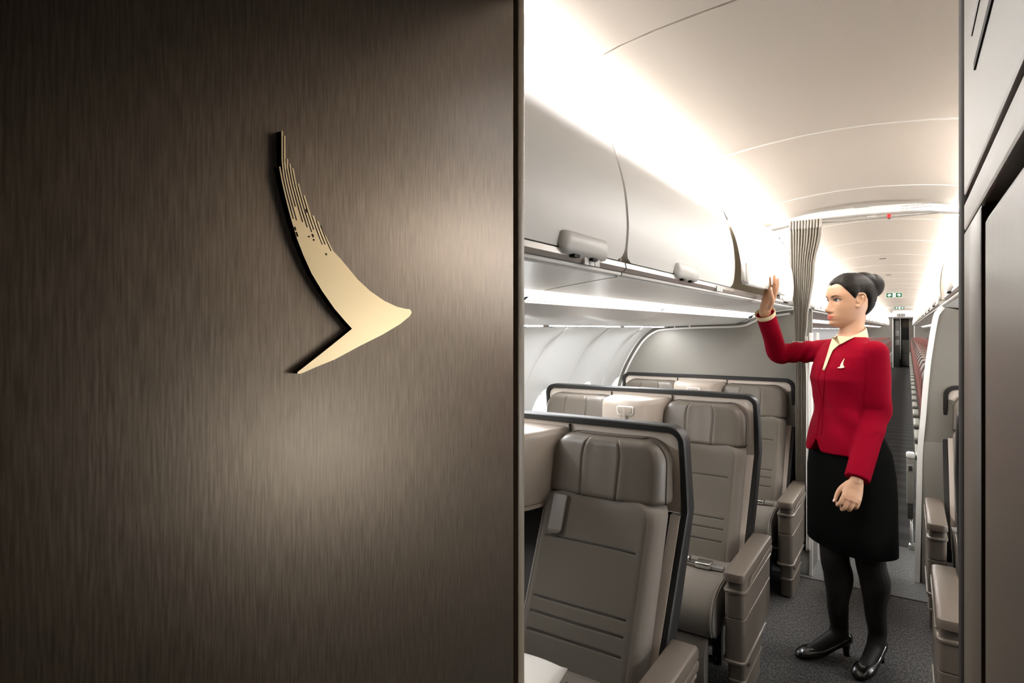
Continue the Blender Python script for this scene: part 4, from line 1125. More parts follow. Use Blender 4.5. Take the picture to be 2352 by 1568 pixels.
ar = [(XC - 0.60, cz(0.55)), (XC - 0.45, cz(0.60)), (XC - 0.2, cz(0.625)), (XC + 0.2, cz(0.625)), (XC + 0.45, cz(0.60)), (XC + 0.60, cz(0.55)), (XC + 0.55, cz(0.47)), (XC - 0.55, cz(0.47))]
U(ea, prism('arch', ar, 'y', Y1 - 0.25, Y1 - 0.02, mt['white']))
er = exit_sign(Y1 - 0.30, cz(0.535), 0.25, 'small unlit exit sign on the arched header over the far doorway', GS)
for c in er.children:
    if c.name.startswith('green_plate'): c.data.materials[0] = mt['frame']
    if c.name.startswith(('arrow', 'white_plate')): c.data.materials[0] = mt['grey']
    if c.name.startswith('running_figure'): c.data.materials[0] = mt['frame']
gu = empty('rear_galley_unit', (-0.15, Y1 + 1.2, 0), 'dark galley unit with panels seen through the far doorway', 'galley unit')
U(gu, box('carcass', -0.9, 0.6, Y1 + 1.3, Y1 + 1.8, 0, 2.2, mt['galley'])); U(gu, box('notice_panel', -0.18, 0.03, Y1 + 1.27, Y1 + 1.3, cz(0.10), cz(0.40), mt['notice'], bev=0.004)); U(gu, box('oven_door', -0.20, 0.05, Y1 + 1.27, Y1 + 1.3, cz(-0.40), cz(0.05), mt['frame'], bev=0.006)); U(gu, box('cart_door', -0.20, 0.05, Y1 + 1.26, Y1 + 1.3, cz(-0.95), cz(-0.42), mt['galley_light'], bev=0.006)); U(gu, box('cart_door', -0.20, 0.05, Y1 + 1.26, Y1 + 1.3, 0.03, cz(-0.97), mt['galley_light'], bev=0.006))
U(gu, box('side_cabinet', -0.46, -0.27, Y1 + 0.4, Y1 + 1.25, 0, 2.1, mt['galley'], bev=0.006))
for zz in (0.12, -0.25, -0.6): U(gu, box('side_shelf', -0.40, -0.275, Y1 + 0.385, Y1 + 0.40, cz(zz), cz(zz + 0.2), mt['galley_light'], bev=0.004))
U(gu, box('grab_rail', -0.255, -0.235, Y1 + 0.6, Y1 + 0.62, 0.3, 2.0, mt['silver']))
rc = empty('rear_curtain', (0.12, Y1 + 0.1, 0), 'grey curtain drawn aside in the far doorway', 'curtain')
pv = pleats(0.03, 0.18, Y1 + 0.12, 5, 0.02, seed=5); m = len(pv)
U(rc, mesh_obj('cloth', [(x, y, 0.05) for x, y in pv] + [(x, y, DZ) for x, y in pv], [(i, i + 1, m + i + 1, m + i) for i in range(m - 1)], mt['curtain'], smooth=True))
box('wall_back', XL, XR, Y1 + 2.5, Y1 + 2.55, 0, 2.3, mt['galley'], kind='structure')

# ------------------------------------------------------------------ the woman in the aisle
RIGHT = Vector((math.cos(YAW), math.sin(YAW), 0)); FWD = Vector((-math.sin(YAW), math.cos(YAW), 0))
def VP(px, py, D):
    """a joint measured at image position and distance, as a point of the room"""
    return RIGHT * ((px - 1176) / FPX * D) + FWD * D + Vector((0, 0, H + (HY - py) / FPX * D))
DB = 2.62
axis_left = Vector((-1, -0.07, 0)).normalized(); to_cam = Vector((0.07, -1, 0)).normalized()
def heading(deg):
    F = axis_left * math.cos(math.radians(deg)) + to_cam * math.sin(math.radians(deg))
    return F.normalized(), Vector((-F.y, F.x, 0)).normalized()
BF, BS = heading(38)                 # chest direction and her left-hand side
HF, HS = heading(33)                 # head
mt['skin'] = M('skin', srgb(188, 145, 115), 0.48); mt['skin'].node_tree.nodes['Principled BSDF'].inputs['Subsurface Weight'].default_value = 0.12
mt['skin'].node_tree.nodes['Principled BSDF'].inputs['Subsurface Radius'].default_value = (0.012, 0.005, 0.003)
mt['skin'].node_tree.nodes['Principled BSDF'].inputs['Subsurface Scale'].default_value = 0.3
mt['hair'] = tex(M('dark_hair', srgb(19, 14, 11), 0.55, spec=0.12), 'noise', (6, 6, 60), 14, 0.35, 0.002, 0.5, 0.6)
mt['red_cloth'] = tex(M('crimson_wool', srgb(116, 0, 23), 0.85, sheen=0.0, spec=0.06), 'noise', (1, 1, 1), 700, 0.12, 0.0006)
mt['cream'] = tex(M('cream_cloth', srgb(206, 187, 150), 0.75), 'noise', (1, 1, 1), 500, 0.08, 0.0006)
mt['skirt'] = tex(M('black_wool', srgb(9, 9, 8), 0.95, spec=0.05), 'noise', (1, 1, 1), 600, 0.1, 0.0006)
mt['tights'] = M('sheer_black_tights', srgb(24, 19, 15), 0.55, spec=0.3)
mt['shoe'] = M('black_leather_shoe', srgb(16, 15, 14), 0.22, coat=0.4)
mt['eye_white'] = M('eye_white', srgb(235, 228, 220), 0.3)
mt['iris'] = M('dark_iris', srgb(36, 24, 18), 0.15)
mt['lash'] = M('lash_line', srgb(26, 20, 18), 0.6)
mt['brow'] = M('brow', srgb(70, 48, 38), 0.8)
mt['lip'] = M('lipstick', srgb(182, 88, 78), 0.45)
mt['lip_line'] = M('lip_line', srgb(110, 48, 44), 0.6)
mt['nail'] = M('nail_polish', srgb(236, 205, 192), 0.25)

base = VP(1952, 1500, DB); base.z = 0
wm = empty('person', base, 'woman in crimson jacket and black skirt reaching up to a luggage bin', 'person')
def wear(name, bm, mat, parent=None, smooth=True, **kw):
    o = bm_obj(name, bm, mat, None, smooth=smooth, **kw)
    o.parent = wm if parent is None else parent
    if parent is None: o.location = -Vector(wm.location)
    return o
def remesh(bm, name, mat, voxel, parent=None, smooth_it=3, fac=0.5, **kw):
    bmesh.ops.recalc_face_normals(bm, faces=bm.faces)
    me = bpy.data.meshes.new('raw'); bm.to_mesh(me); bm.free()
    t = bpy.data.objects.new('raw', me); COL.objects.link(t)
    r = t.modifiers.new('r', 'REMESH'); r.mode = 'VOXEL'; r.voxel_size = voxel; r.use_smooth_shade = True
    s = t.modifiers.new('s', 'SMOOTH'); s.factor = fac; s.iterations = smooth_it
    dg = bpy.context.evaluated_depsgraph_get()
    out = bpy.data.meshes.new_from_object(t.evaluated_get(dg))
    bpy.data.objects.remove(t); bpy.data.meshes.remove(me)
    out.materials.clear(); out.materials.append(mat); out.name = name
    out.polygons.foreach_set('use_smooth', [True] * len(out.polygons))
    o = bpy.data.objects.new(name, out); COL.objects.link(o)
    o.parent = wm if parent is None else parent
    if parent is None: o.location = -Vector(wm.location)
    return tag(o, **kw)
def ell(c, S, F, a, bf, bb, n=32, e=2.2, lift=None):
    """closed ring: half-width a along S, bf forward, bb back"""
    out = []
    for k in range(n):
        t = 2 * PI * k / n; ct, st = math.cos(t), math.sin(t)
        x = math.copysign(abs(st) ** (2 / e), st) * a
        y = math.copysign(abs(ct) ** (2 / e), ct); y *= bf if y > 0 else bb
        p = c + S * x + F * y
        if lift: p = p + Vector((0, 0, lift(t)))
        out.append(p)
    return out
def limb(bm, pts, rad, seg=14, n=6):
    P = smooth_curve(pts, n); m = len(P) - 1; k = len(rad) - 1
    R = []
    for i in range(len(P)):
        t = i / m * k; a = int(min(t, k - 1)); f = t - a; f = f * f * (3 - 2 * f)
        R.append(rad[a] + (rad[a + 1] - rad[a]) * f)
    bm_tube(bm, P, R, seg)
    for q, r in ((P[0], R[0]), (P[-1], R[-1])):
        bmesh.ops.create_uvsphere(bm, u_segments=12, v_segments=8, radius=r * 0.98, matrix=Matrix.Translation(q))
def axis_pt(z):
    px = interp([(0.45, 1955), (0.75, 1953), (0.95, 1948), (1.10, 1937), (1.25, 1946), (1.36, 1951), (1.43, 1952)], z)
    p = VP(px, HY, DB); p.z = z; return p
# joints
sh_n = axis_pt(1.338) + BS * 0.140 - BF * 0.01; el_n = VP(2011, 948, 2.50); wr_n = VP(1967, 1105, 2.40)
sh_f = axis_pt(1.352) - BS * 0.140; el_f = VP(1787, 811, 2.80); wr_f = VP(1756, 716, 2.70)

# ---- head shape
E0 = VP(1949, 690, DB)               # eye level on the ear axis
def hp_(f, l, z): return E0 + HF * f + HS * l + Vector((0, 0, z))
WT = [(-0.116, 0.012), (-0.108, 0.028), (-0.098, 0.038), (-0.085, 0.0475), (-0.06, 0.0585), (-0.03, 0.068), (0, 0.0725), (0.03, 0.0735), (0.06, 0.066), (0.08, 0.053), (0.095, 0.035), (0.1045, 0.006)]
FT = [(-0.116, 0.062), (-0.110, 0.076), (-0.100, 0.083), (-0.088, 0.081), (-0.075, 0.085), (-0.06, 0.083), (-0.03, 0.080), (0, 0.0815), (0.018, 0.089), (0.03, 0.0905), (0.055, 0.086), (0.075, 0.072), (0.092, 0.048), (0.1045, 0.006)]
BT = [(-0.116, -0.030), (-0.108, -0.012), (-0.095, 0.010), (-0.08, 0.035), (-0.06, 0.062), (-0.03, 0.085), (0, 0.095), (0.03, 0.096), (0.06, 0.085), (0.08, 0.066), (0.095, 0.042), (0.1045, 0.006)]
NOSE = [(-0.060, 0.0), (-0.056, 0.006), (-0.051, 0.018), (-0.044, 0.0275), (-0.038, 0.0265), (-0.025, 0.0175), (-0.012, 0.0105), (0.0, 0.0060), (0.012, 0.002), (0.02, 0.0)]
LIPS = [(-0.094, 0.0), (-0.088, 0.001), (-0.082, 0.0055), (-0.078, 0.006), (-0.0745, 0.003), (-0.071, 0.006), (-0.066, 0.006), (-0.061, 0.003), (-0.057, 0.0)]
def sm_interp(tab, z):
    # smooth by averaging neighbours
    return (interp(tab, z) * 2 + interp(tab, z - 0.004) + interp(tab, z + 0.004)) / 4
def head_point(t, z, off=0.0):
    w = sm_interp(WT, z) + off; df = sm_interp(FT, z) + off; db = sm_interp(BT, z) + off
    ct, st = math.cos(t), math.sin(t); e = 2.15
    l = math.copysign(abs(st) ** (2 / e), st) * w
    f = math.copysign(abs(ct) ** (2 / e), ct); f *= df if f > 0 else db
    if ct > 0:
        ns = interp([(-0.056, 0.0115), (-0.044, 0.0105), (-0.02, 0.0085), (0.01, 0.0085)], z)
        f += interp(NOSE, z) * math.exp(-(l / ns) ** 2)
        f += 0.006 * math.exp(-((abs(l) - 0.0125) / 0.006) ** 2) * math.exp(-((z + 0.0485) / 0.007) ** 2)      # nostril wings
        f += interp(LIPS, z) * math.exp(-(l / 0.023) ** 2)
        f += 0.006 * math.exp(-(l / 0.016) ** 2) * math.exp(-((z + 0.101) / 0.010) ** 2)                          # chin
        f += 0.0028 * math.exp(-((abs(l) - 0.042) / 0.018) ** 2) * math.exp(-((z + 0.032) / 0.018) ** 2)         # cheek
        f -= 0.0065 * math.exp(-((abs(l) - 0.031) / 0.014) ** 2) * math.exp(-((z - 0.000) / 0.010) ** 2)         # eye socket
        f += 0.003 * math.exp(-((abs(l) - 0.031) / 0.020) ** 2) * math.exp(-((z - 0.019) / 0.007) ** 2)          # brow ridge
    return f, l
def head_grid(n=96, nz=110):
    R = []
    for j in range(nz + 1):
        z = -0.116 + (0.2205) * (0.5 - 0.5 * math.cos(PI * j / nz))
        R.append([hp_(*head_point(2 * PI * k / n, z), z) for k in range(n)])
    return R
bm = bmesh.new(); bm_loft(bm, head_grid()); hb = bm.copy()
bmesh.ops.recalc_face_normals(hb, faces=hb.faces)
HB = BVHTree.FromBMesh(hb); hb.free()
# neck and trunk
nk = [VP(1954, 1, DB)]
neck_top = hp_(-0.022, 0, -0.055); neck_bot = axis_pt(1.405) - BF * 0.004
limb(bm, [neck_top, neck_top.lerp(neck_bot, 0.5), neck_bot, axis_pt(1.33)], [0.050, 0.0465, 0.052, 0.075], 24)
TR = [(1.425, 0.055, 0.050, 0.050), (1.405, 0.066, 0.052, 0.056), (1.385, 0.088, 0.058, 0.064), (1.365, 0.115, 0.066, 0.072), (1.33, 0.138, 0.082, 0.080), (1.28, 0.148, 0.108, 0.088), (1.23, 0.142, 0.118, 0.086), (1.17, 0.128, 0.095, 0.080), (1.11, 0.120, 0.083, 0.078), (1.05, 0.132, 0.090, 0.088), (0.98, 0.155, 0.10, 0.108), (0.90, 0.172, 0.105, 0.120), (0.82, 0.175, 0.105, 0.115), (0.74, 0.170, 0.10, 0.105)]
bm_loft(bm, [ell(axis_pt(z), BS, BF, a, f, b, 28) for z, a, f, b in TR])
# legs
kn_f = VP(1917, 1275, 2.66); an_f = VP(1928, 1438, 2.67); kn_n = VP(1999, 1288, 2.57); an_n = VP(2016, 1450, 2.60)
hip_f = axis_pt(0.86) - BS * 0.085; hip_n = axis_pt(0.86) + BS * 0.085
def leg(bm, hip, kn, an, g=0.0):
    calf = kn.lerp(an, 0.30) - BF * 0.012
    limb(bm, [hip, hip.lerp(kn, 0.5), kn, calf, kn.lerp(an, 0.68), an], [0.088 + g, 0.074 + g, 0.055 + g, 0.056 + g, 0.040 + g, 0.034 + g], 18)
leg(bm, hip_f, kn_f, an_f); leg(bm, hip_n, kn_n, an_n)
# arms
def arm(bm, sh, el, wr):
    limb(bm, [sh, sh.lerp(el, 0.5), el, el.lerp(wr, 0.35), wr], [0.048, 0.041, 0.036, 0.035, 0.0245], 14)
arm(bm, sh_n, el_n, wr_n); arm(bm, sh_f, el_f, wr_f)
# hands
NAILS = []
def finger(bm, pts, r0, r1, nail=None):
    limb(bm, pts, [r0, (r0 + r1) / 2, r1], 10, 5)
    if nail is not None: NAILS.append((Vector(pts[-1]), (Vector(pts[-1]) - Vector(pts[-2])).normalized(), nail, r1))
def palm(bm, wr, u, t, n, L, w, th):
    rings = []
    for s, ww, tt in [(-0.01, 0.027, 0.020), (0.15, 0.030, 0.0185), (0.45, w * 0.94, th), (0.75, w, th), (1.0, w * 0.97, th * 0.85)]:
        c = wr + u * (L * s); rings.append([c + t * (ww * math.cos(a)) + n * (tt * math.sin(a)) for a in [2 * PI * k / 20 for k in range(20)]])
    bm_loft(bm, rings)
# raised right hand on the bin handle: thumb side towards the camera
wr = wr_f; th_ = math.radians(58)
n_ = Vector((-math.cos(th_), -math.sin(th_), 0)); t_ = Vector((math.sin(th_), -math.cos(th_), 0))
u_ = (VP(1772, 668, 2.70) - wr_f).normalized(); n_ = (n_ - u_ * n_.dot(u_)).normalized(); t_ = (t_ - u_ * t_.dot(u_)).normalized()
palm(bm, wr, u_, t_, n_, 0.088, 0.037, 0.0135)
for off, L_, k0_ in [(0.027, 0.074, 0.086), (0.009, 0.082, 0.090), (-0.010, 0.075, 0.086), (-0.026, 0.058, 0.078)]:
    b0 = wr + u_ * k0_ * 0.94 + t_ * off
    d1 = (u_ * 0.99 + n_ * 0.16 + t_ * off * 4.0).normalized(); d2 = (u_ * 0.92 + n_ * 0.36 + t_ * off * 2.5).normalized(); d3 = (u_ * 0.88 + n_ * 0.50).normalized()
    p1 = b0 + d1 * L_ * 0.45; p2 = p1 + d2 * L_ * 0.32; p3 = p2 + d3 * L_ * 0.22
    finger(bm, [b0, p1, p2, p3], 0.0092, 0.0066, -n_)
tb = wr + u_ * 0.022 + t_ * 0.022 + n_ * 0.006
finger(bm, [tb, wr + u_ * 0.050 + t_ * 0.040 + n_ * 0.020, wr + u_ * 0.078 + t_ * 0.036 + n_ * 0.036, wr + u_ * 0.096 + t_ * 0.030 + n_ * 0.042], 0.013, 0.0078, t_)
# hanging left hand, softly closed, back of the hand outwards
u2 = (VP(1954, 1148, 2.385) - wr_n).normalized(); n2 = -(to_cam * 0.96 + axis_left * -0.18)
n2 = (n2 - u2 * n2.dot(u2)).normalized(); t2 = n2.cross(u2).normalized()
if t2.dot(axis_left) < 0: t2 = -t2
palm(bm, wr_n, u2, t2, n2, 0.084, 0.0375, 0.0145)
for off, L_, k0_ in [(0.0285, 0.070, 0.078), (0.0095, 0.078, 0.084), (-0.0095, 0.071, 0.081), (-0.0270, 0.056, 0.072)]:
    b0 = wr_n + u2 * k0_ * 0.92 + t2 * off - n2 * 0.003
    p1 = b0 + (u2 * 0.93 + n2 * 0.30 + t2 * off * 2.5).normalized() * L_ * 0.50
    p2 = p1 + (u2 * 0.25 + n2 * 0.95).normalized() * L_ * 0.36
    p3 = p2 + (-u2 * 0.45 + n2 * 0.85).normalized() * L_ * 0.24
    finger(bm, [b0, p1, p2, p3], 0.0092, 0.0068)
finger(bm, [wr_n + u2 * 0.018 + t2 * 0.024 + n2 * 0.006, wr_n + u2 * 0.050 + t2 * 0.042 + n2 * 0.014, wr_n + u2 * 0.078 + t2 * 0.046 + n2 * 0.022, wr_n + u2 * 0.100 + t2 * 0.046 + n2 * 0.024], 0.0125, 0.0076, t2 * 0.8 - n2 * 0.5)
# ears
for s in (1, -1):
    def ep2(f, l, z): return hp_(f, s * l, z)
    hx = [(0.012, 0.070, 0.002), (0.012, 0.074, 0.016), (0.000, 0.080, 0.026), (-0.014, 0.0835, 0.024), (-0.021, 0.0845, 0.010), (-0.018, 0.081, -0.008), (-0.008, 0.076, -0.021), (0.004, 0.0725, -0.030), (0.009, 0.0705, -0.026)]
    limb(bm, [ep2(*p) for p in hx], [0.0036, 0.0042, 0.0046, 0.0046, 0.0044, 0.0042, 0.0046, 0.006, 0.004], 8, 4)
    limb(bm, [ep2(0.000, 0.0745, 0.012), ep2(-0.010, 0.0775, 0.010), ep2(-0.011, 0.0765, -0.004), ep2(-0.003, 0.0735, -0.016)], [0.0030, 0.0038, 0.0038, 0.0034], 8, 4)
    limb(bm, [ep2(0.008, 0.0715, -0.003), ep2(0.007, 0.0725, -0.010)], [0.0042, 0.0042], 8, 3)
    rings = []
    for l, k in ((0.064, 1.0), (0.0715, 0.96), (0.0745, 0.8)):
        rings.append([ep2(-0.005 + 0.0145 * k * math.cos(a) - 0.02 * (0.1 if l > 0.07 else 0), l - 0.10 * 0.0145 * math.cos(a), -0.002 + 0.0255 * k * math.sin(a)) for a in [2 * PI * q / 20 for q in range(20)]])
    bm_loft(bm, rings)
body = remesh(bm, 'body', mt['skin'], 0.0030, smooth_it=2, fac=0.45)
# ---- face features laid on the skin along the face direction
bw = Vector(wm.location)
BB = BVHTree.FromPolygons([v.co.copy() for v in body.data.vertices], [tuple(p.vertices) for p in body.data.polygons])
def on_face(l, z, off):
    o = hp_(0.2, l, z); r = BB.ray_cast(o, -HF)
    p = r[0] if r[0] else hp_(0.08, l, z)
    return p + HF * off
def patch(name, upper, lower, off, mat, parent, n=14, rows=4, bulge=0.0):
    """strip between two (l, z) lines on the face"""
    U_ = smooth_curve([(a, b, 0) for a, b in upper], 6); L_ = smooth_curve([(a, b, 0) for a, b in lower], 6)
    def samp(C, t): 
        k = t * (len(C) - 1); i = int(min(k, len(C) - 2)); return C[i].lerp(C[i + 1], k - i)
    vs = []; fs = []
    for j in range(rows + 1):
        for i in range(n + 1):
            q = samp(U_, i / n).lerp(samp(L_, i / n), j / rows)
            e = math.sin(PI * j / rows) * math.sin(PI * i / n)
            vs.append(on_face(q.x, q.y, off + bulge * e))
    for j in range(rows):
        for i in range(n): fs.append((j * (n + 1) + i, j * (n + 1) + i + 1, (j + 1) * (n + 1) + i + 1, (j + 1) * (n + 1) + i))
    bm = bmesh.new(); bv = [bm.verts.new(v) for v in vs]
    for f in fs: bm.faces.new([bv[i] for i in f])
    o = wear(name, bm, mat, parent)
    return o
for s in (1, -1):
    C = lambda pts: [(s * a, b) for a, b in pts]
    eye = patch('eye', C([(0.0185, -0.0018), (0.024, 0.0036), (0.031, 0.0054), (0.039, 0.0040), (0.0460, 0.0008)]), C([(0.0185, -0.0022), (0.024, -0.0042), (0.031, -0.0052), (0.038, -0.0040), (0.0445, 0.0002)]), 0.0008, mt['eye_white'], body, bulge=0.0016)
    ii = 0.0285 if s > 0 else 0.0330
    patch('iris', [(s * ii - 0.0052, 0.0), (s * ii - 0.0030, 0.0042), (s * ii, 0.0048), (s * ii + 0.0030, 0.0042), (s * ii + 0.0052, 0.0)], [(s * ii - 0.0052, -0.0002), (s * ii - 0.0032, -0.0041), (s * ii, -0.0050), (s * ii + 0.0032, -0.0041), (s * ii + 0.0052, -0.0002)], 0.0020, mt['iris'], eye, n=10, rows=4, bulge=0.0008)
    up = smooth_curve([(s * a, b, 0) for a, b in [(0.0178, -0.0020), (0.023, 0.0037), (0.031, 0.0062), (0.039, 0.0050), (0.047, 0.0022), (0.0505, 0.0034)]], 4)
    bmm = bmesh.new(); bm_tube(bmm, [on_face(p.x, p.y, 0.0022) for p in up], [0.0008] + [0.0017] * (len(up) - 3) + [0.0009, 0.0004], 6); wear('lashes', bmm, mt['lash'], eye)
    up = smooth_curve([(s * a, b, 0) for a, b in [(0.019, -0.0026), (0.025, -0.0048), (0.031, -0.0056), (0.038, -0.0046), (0.0445, -0.0004)]], 4)
    bmm = bmesh.new(); bm_tube(bmm, [on_face(p.x, p.y, 0.0012) for p in up], 0.0005, 6); wear('lower_lash', bmm, mt['brow'], eye)
    patch('eyebrow', C([(0.0145, 0.0135), (0.024, 0.0185), (0.035, 0.0205), (0.046, 0.0175), (0.0525, 0.0125)]), C([(0.0150, 0.0095), (0.024, 0.0138), (0.035, 0.0165), (0.046, 0.0155), (0.0525, 0.0122)]), 0.0008, mt['brow'], body, rows=2)
upl = patch('upper_lip', [(-0.0235, -0.0715), (-0.012, -0.0665), (-0.004, -0.0640), (0, -0.0650), (0.004, -0.0640), (0.012, -0.0665), (0.0235, -0.0715)], [(-0.0235, -0.0720), (-0.012, -0.0735), (0, -0.0740), (0.012, -0.0735), (0.0235, -0.0720)], 0.0006, mt['lip'], body, n=18, bulge=0.0008)
patch('lower_lip', [(-0.0225, -0.0725), (-0.012, -0.0745), (0, -0.0750), (0.012, -0.0745), (0.0225, -0.0725)], [(-0.0225, -0.0730), (-0.012, -0.0810), (0, -0.0835), (0.012, -0.0810), (0.0225, -0.0730)], 0.0006, mt['lip'], body, n=18, bulge=0.0012)
bmm = bmesh.new(); bm_tube(bmm, [on_face(l, z, 0.0006) for l, z in [(-0.0275, -0.0680), (-0.018, -0.0730), (-0.009, -0.0742), (0, -0.0746), (0.009, -0.0742), (0.018, -0.0730), (0.0275, -0.0680)]], [0.0004, 0.0008, 0.0009, 0.0009, 0.0009, 0.0008, 0.0006], 6); wear('mouth_line', bmm, mt['lip_line'], body)
for s in (1, -1):
    bmm = bmesh.new(); bmesh.ops.create_uvsphere(bmm, u_segments=8, v_segments=6, radius=0.0026, matrix=Matrix.Translation(on_face(s * 0.0068, -0.0535, -0.0012))); wear('nostril', bmm, mt['lip_line'], body)
for p, d, nn, r in NAILS:
    nn = (nn - d * nn.dot(d)).normalized(); sd = d.cross(nn)
    bmm = bmesh.new(); c = p + nn * r * 0.86 + d * r * 0.1
    bm_loft(bmm, [[c + sd * (r * 0.62 * k * math.cos(a)) + d * (r * 1.0 * k * math.sin(a)) + nn * h_ for a in [2 * PI * q / 12 for q in range(12)]] for k, h_ in ((1, -0.001), (0.95, 0.0006), (0.6, 0.0011))])
    wear('fingernail', bmm, mt['nail'], body)
# ---- hair: cap with a smooth hairline and a bun at the back
def hairline(t):
    a = abs(math.degrees(t)); a = 360 - a if a > 180 else a
    return interp([(0, 0.064), (18, 0.072), (34, 0.071), (50, 0.054), (64, 0.032), (74, 0.012), (79, 0.002), (84, 0.012), (90, 0.031), (104, 0.034), (113, 0.012), (122, -0.030), (140, -0.068), (165, -0.082), (180, -0.084)], a)
bm = bmesh.new(); n = 72; R = []
for j in range(34):
    s = j / 33; ring = []
    for k in range(n):
        t = 2 * PI * k / n
        h0 = hairline(t); z = h0 + (0.1035 - h0) * (1 - (1 - s) ** 1.25 if False else s)
        a = abs(math.degrees(t)); a = 360 - a if a > 180 else a
        full = interp([(0, 0.013), (60, 0.012), (110, 0.013), (150, 0.016), (180, 0.017)], a)
        th2 = 0.001 + full * (1 - math.exp(-(z - h0) / 0.014))
        f, l = head_point(t, z)
        g = math.hypot(f, l); k2 = (g + th2) / max(g, 1e-5) if g > 0.012 else 1.0
        ring.append(hp_(f * k2, l * k2, z + 0.017 * s ** 1.6))
    R.append(ring)
bm_loft(bm, R, cap0=False)
# inner skin so the cap is closed
hair = remesh_src = None
b2 = bmesh.new(); R2 = [[p.copy() for p in ring] for ring in R]
bm.free(); bm = bmesh.new()
bm_loft(bm, R, cap0=True)
# bun
def blob(bm, c, rf, rl, rz, tilt=0.0):
    rings = []
    for j in range(1, 14):
        ph = PI * j / 14; ring = []
        for k in range(24):
            t = 2 * PI * k / 24
            x, y, z = rf * math.sin(ph) * math.cos(t), rl * math.sin(ph) * math.sin(t), rz * math.cos(ph)
            x, z = x * math.cos(tilt) - z * math.sin(tilt), x * math.sin(tilt) + z * math.cos(tilt)
            ring.append(hp_(c[0] + x, c[1] + y, c[2] + z))
        rings.append(ring)
    bm_loft(bm, rings)
blob(bm, (-0.104, 0.002, 0.063), 0.047, 0.052, 0.054, 0.25)
blob(bm, (-0.066, 0.0, 0.082), 0.058, 0.052, 0.042, 0.12)
hair = remesh(bm, 'hair', mt['hair'], 0.0030, smooth_it=4, fac=0.5)
# ---- jacket
JT = [(1.418, 0.066, 0.058, 0.062, 0), (1.404, 0.090, 0.062, 0.066, 0), (1.388, 0.126, 0.068, 0.074, 0), (1.368, 0.156, 0.078, 0.082, 0), (1.335, 0.164, 0.100, 0.096, 0), (1.285, 0.158, 0.124, 0.098, 0), (1.235, 0.153, 0.136, 0.095, 0), (1.18, 0.142, 0.116, 0.090, 0), (1.12, 0.134, 0.101, 0.088, 0), (1.06, 0.146, 0.112, 0.100, 0), (1.00, 0.160, 0.136, 0.112, 0), (0.955, 0.170, 0.152, 0.118, 0), (0.925, 0.174, 0.158, 0.122, 0)]
def hem(t):
    a = (math.degrees(t) + 180) % 360 - 180
    return 0.0
bm = bmesh.new()
bm_loft(bm, [ell(axis_pt(z), BS, BF, a, f, b, 40) for z, a, f, b, _ in JT])
def sleeve(bm, sh, el, wr, cut, r):
    P = [sh - (el - sh) * 0.06, sh.lerp(el, 0.35), sh.lerp(el, 0.72), el, el.lerp(wr, 0.4), el.lerp(wr, cut)]
    C = smooth_curve(P, 6); m = len(C) - 1
    R = []
    for i in range(len(C)):
        t = i / m * (len(r) - 1); a = int(min(t, len(r) - 2)); R.append(r[a] + (r[a + 1] - r[a]) * (t - a))
    bm_tube(bm, C, R, 22)
    bmesh.ops.create_uvsphere(bm, u_segments=16, v_segments=12, radius=r[0] * 1.0, matrix=Matrix.Translation(C[0]))
sleeve(bm, sh_n, el_n, wr_n, 0.97, [0.052, 0.058, 0.058, 0.055, 0.050, 0.047])
sleeve(bm, sh_f, el_f, wr_f, 0.95, [0.054, 0.050, 0.046, 0.046, 0.042, 0.0415])
jacket = remesh(bm, 'jacket', mt['red_cloth'], 0.0042, smooth_it=9, fac=0.5)
# soft creases and the flared, notched hem
me = jacket.data
wpt = axis_pt(1.12)
for v in me.vertices:
    p = v.co; c = axis_pt(p.z); d = Vector((p.x - c.x, p.y - c.y, 0)); fr, la = d.dot(BF), d.dot(BS)
    if abs(la) < 0.20 and p.z < 1.30 and d.length > 1e-4:
        ang = math.atan2(la, fr)
        dn = d.normalized()
        # front edge overlap line
        g = math.exp(-((la + 0.006) / 0.004) ** 2) * (1 if fr > 0.05 else 0)
        amp = -0.006 * g
        amp += 0.0048 * math.sin(34 * (p.z - 1.0) + 5 * ang) * math.exp(-((p.z - 1.10) / 0.08) ** 2)
        flare = max(0, (1.02 - p.z) / 0.10)
        amp += 0.016 * flare * math.exp(-((la + 0.035) / 0.035) ** 2) * (1 if fr > 0 else 0)
        p += dn * amp
        if p.z < 0.985 and fr > 0.04:
            nt = math.exp(-((la - 0.004) / 0.016) ** 2)
            p.z += 0.05 * nt * min(1, (0.985 - p.z) / 0.05)
    # drapery on the raised sleeve
    q = p - sh_f; ax = (el_f - sh_f); s_ = q.dot(ax) / ax.length_squared
    if 0.10 < s_ < 1.1 and (q - ax * s_).length < 0.075:
        rr = (q - ax * s_).normalized(); v.co = p + rr * 0.0032 * math.sin(26 * s_ + 4 * rr.z) * math.sin(PI * min(1, max(0, (s_ - 0.1) / 0.9)))
    q = p - sh_n; ax = (wr_n - sh_n); s_ = q.dot(ax) / ax.length_squared
    if 0.15 < s_ < 1.0 and (q - ax * s_).length < 0.10 and q.dot(BS) > -0.02:
        rr = (q - ax * s_).normalized(); v.co = p + rr * 0.0022 * math.sin(30 * s_ + 3 * rr.dot(BF)) * math.exp(-((s_ - 0.5) / 0.18) ** 2)
me.update()
JB = BVHTree.FromPolygons([v.co.copy() for v in me.vertices], [tuple(p.vertices) for p in me.polygons])
def on_cloth(px, py, off, tree=None):
    d = (RIGHT * ((px - 1176) / FPX) + FWD + Vector((0, 0, (HY - py) / FPX))).normalized()
    o = Vector((0, 0, H)); best = None
    for T in ([tree] if tree else [JB, BB]):
        r = T.ray_cast(o, d)
        if r[0] and (best is None or r[3] < best[3]): best = r
    if best is None: return o + d * 2.9
    return best[0] + best[1] * off
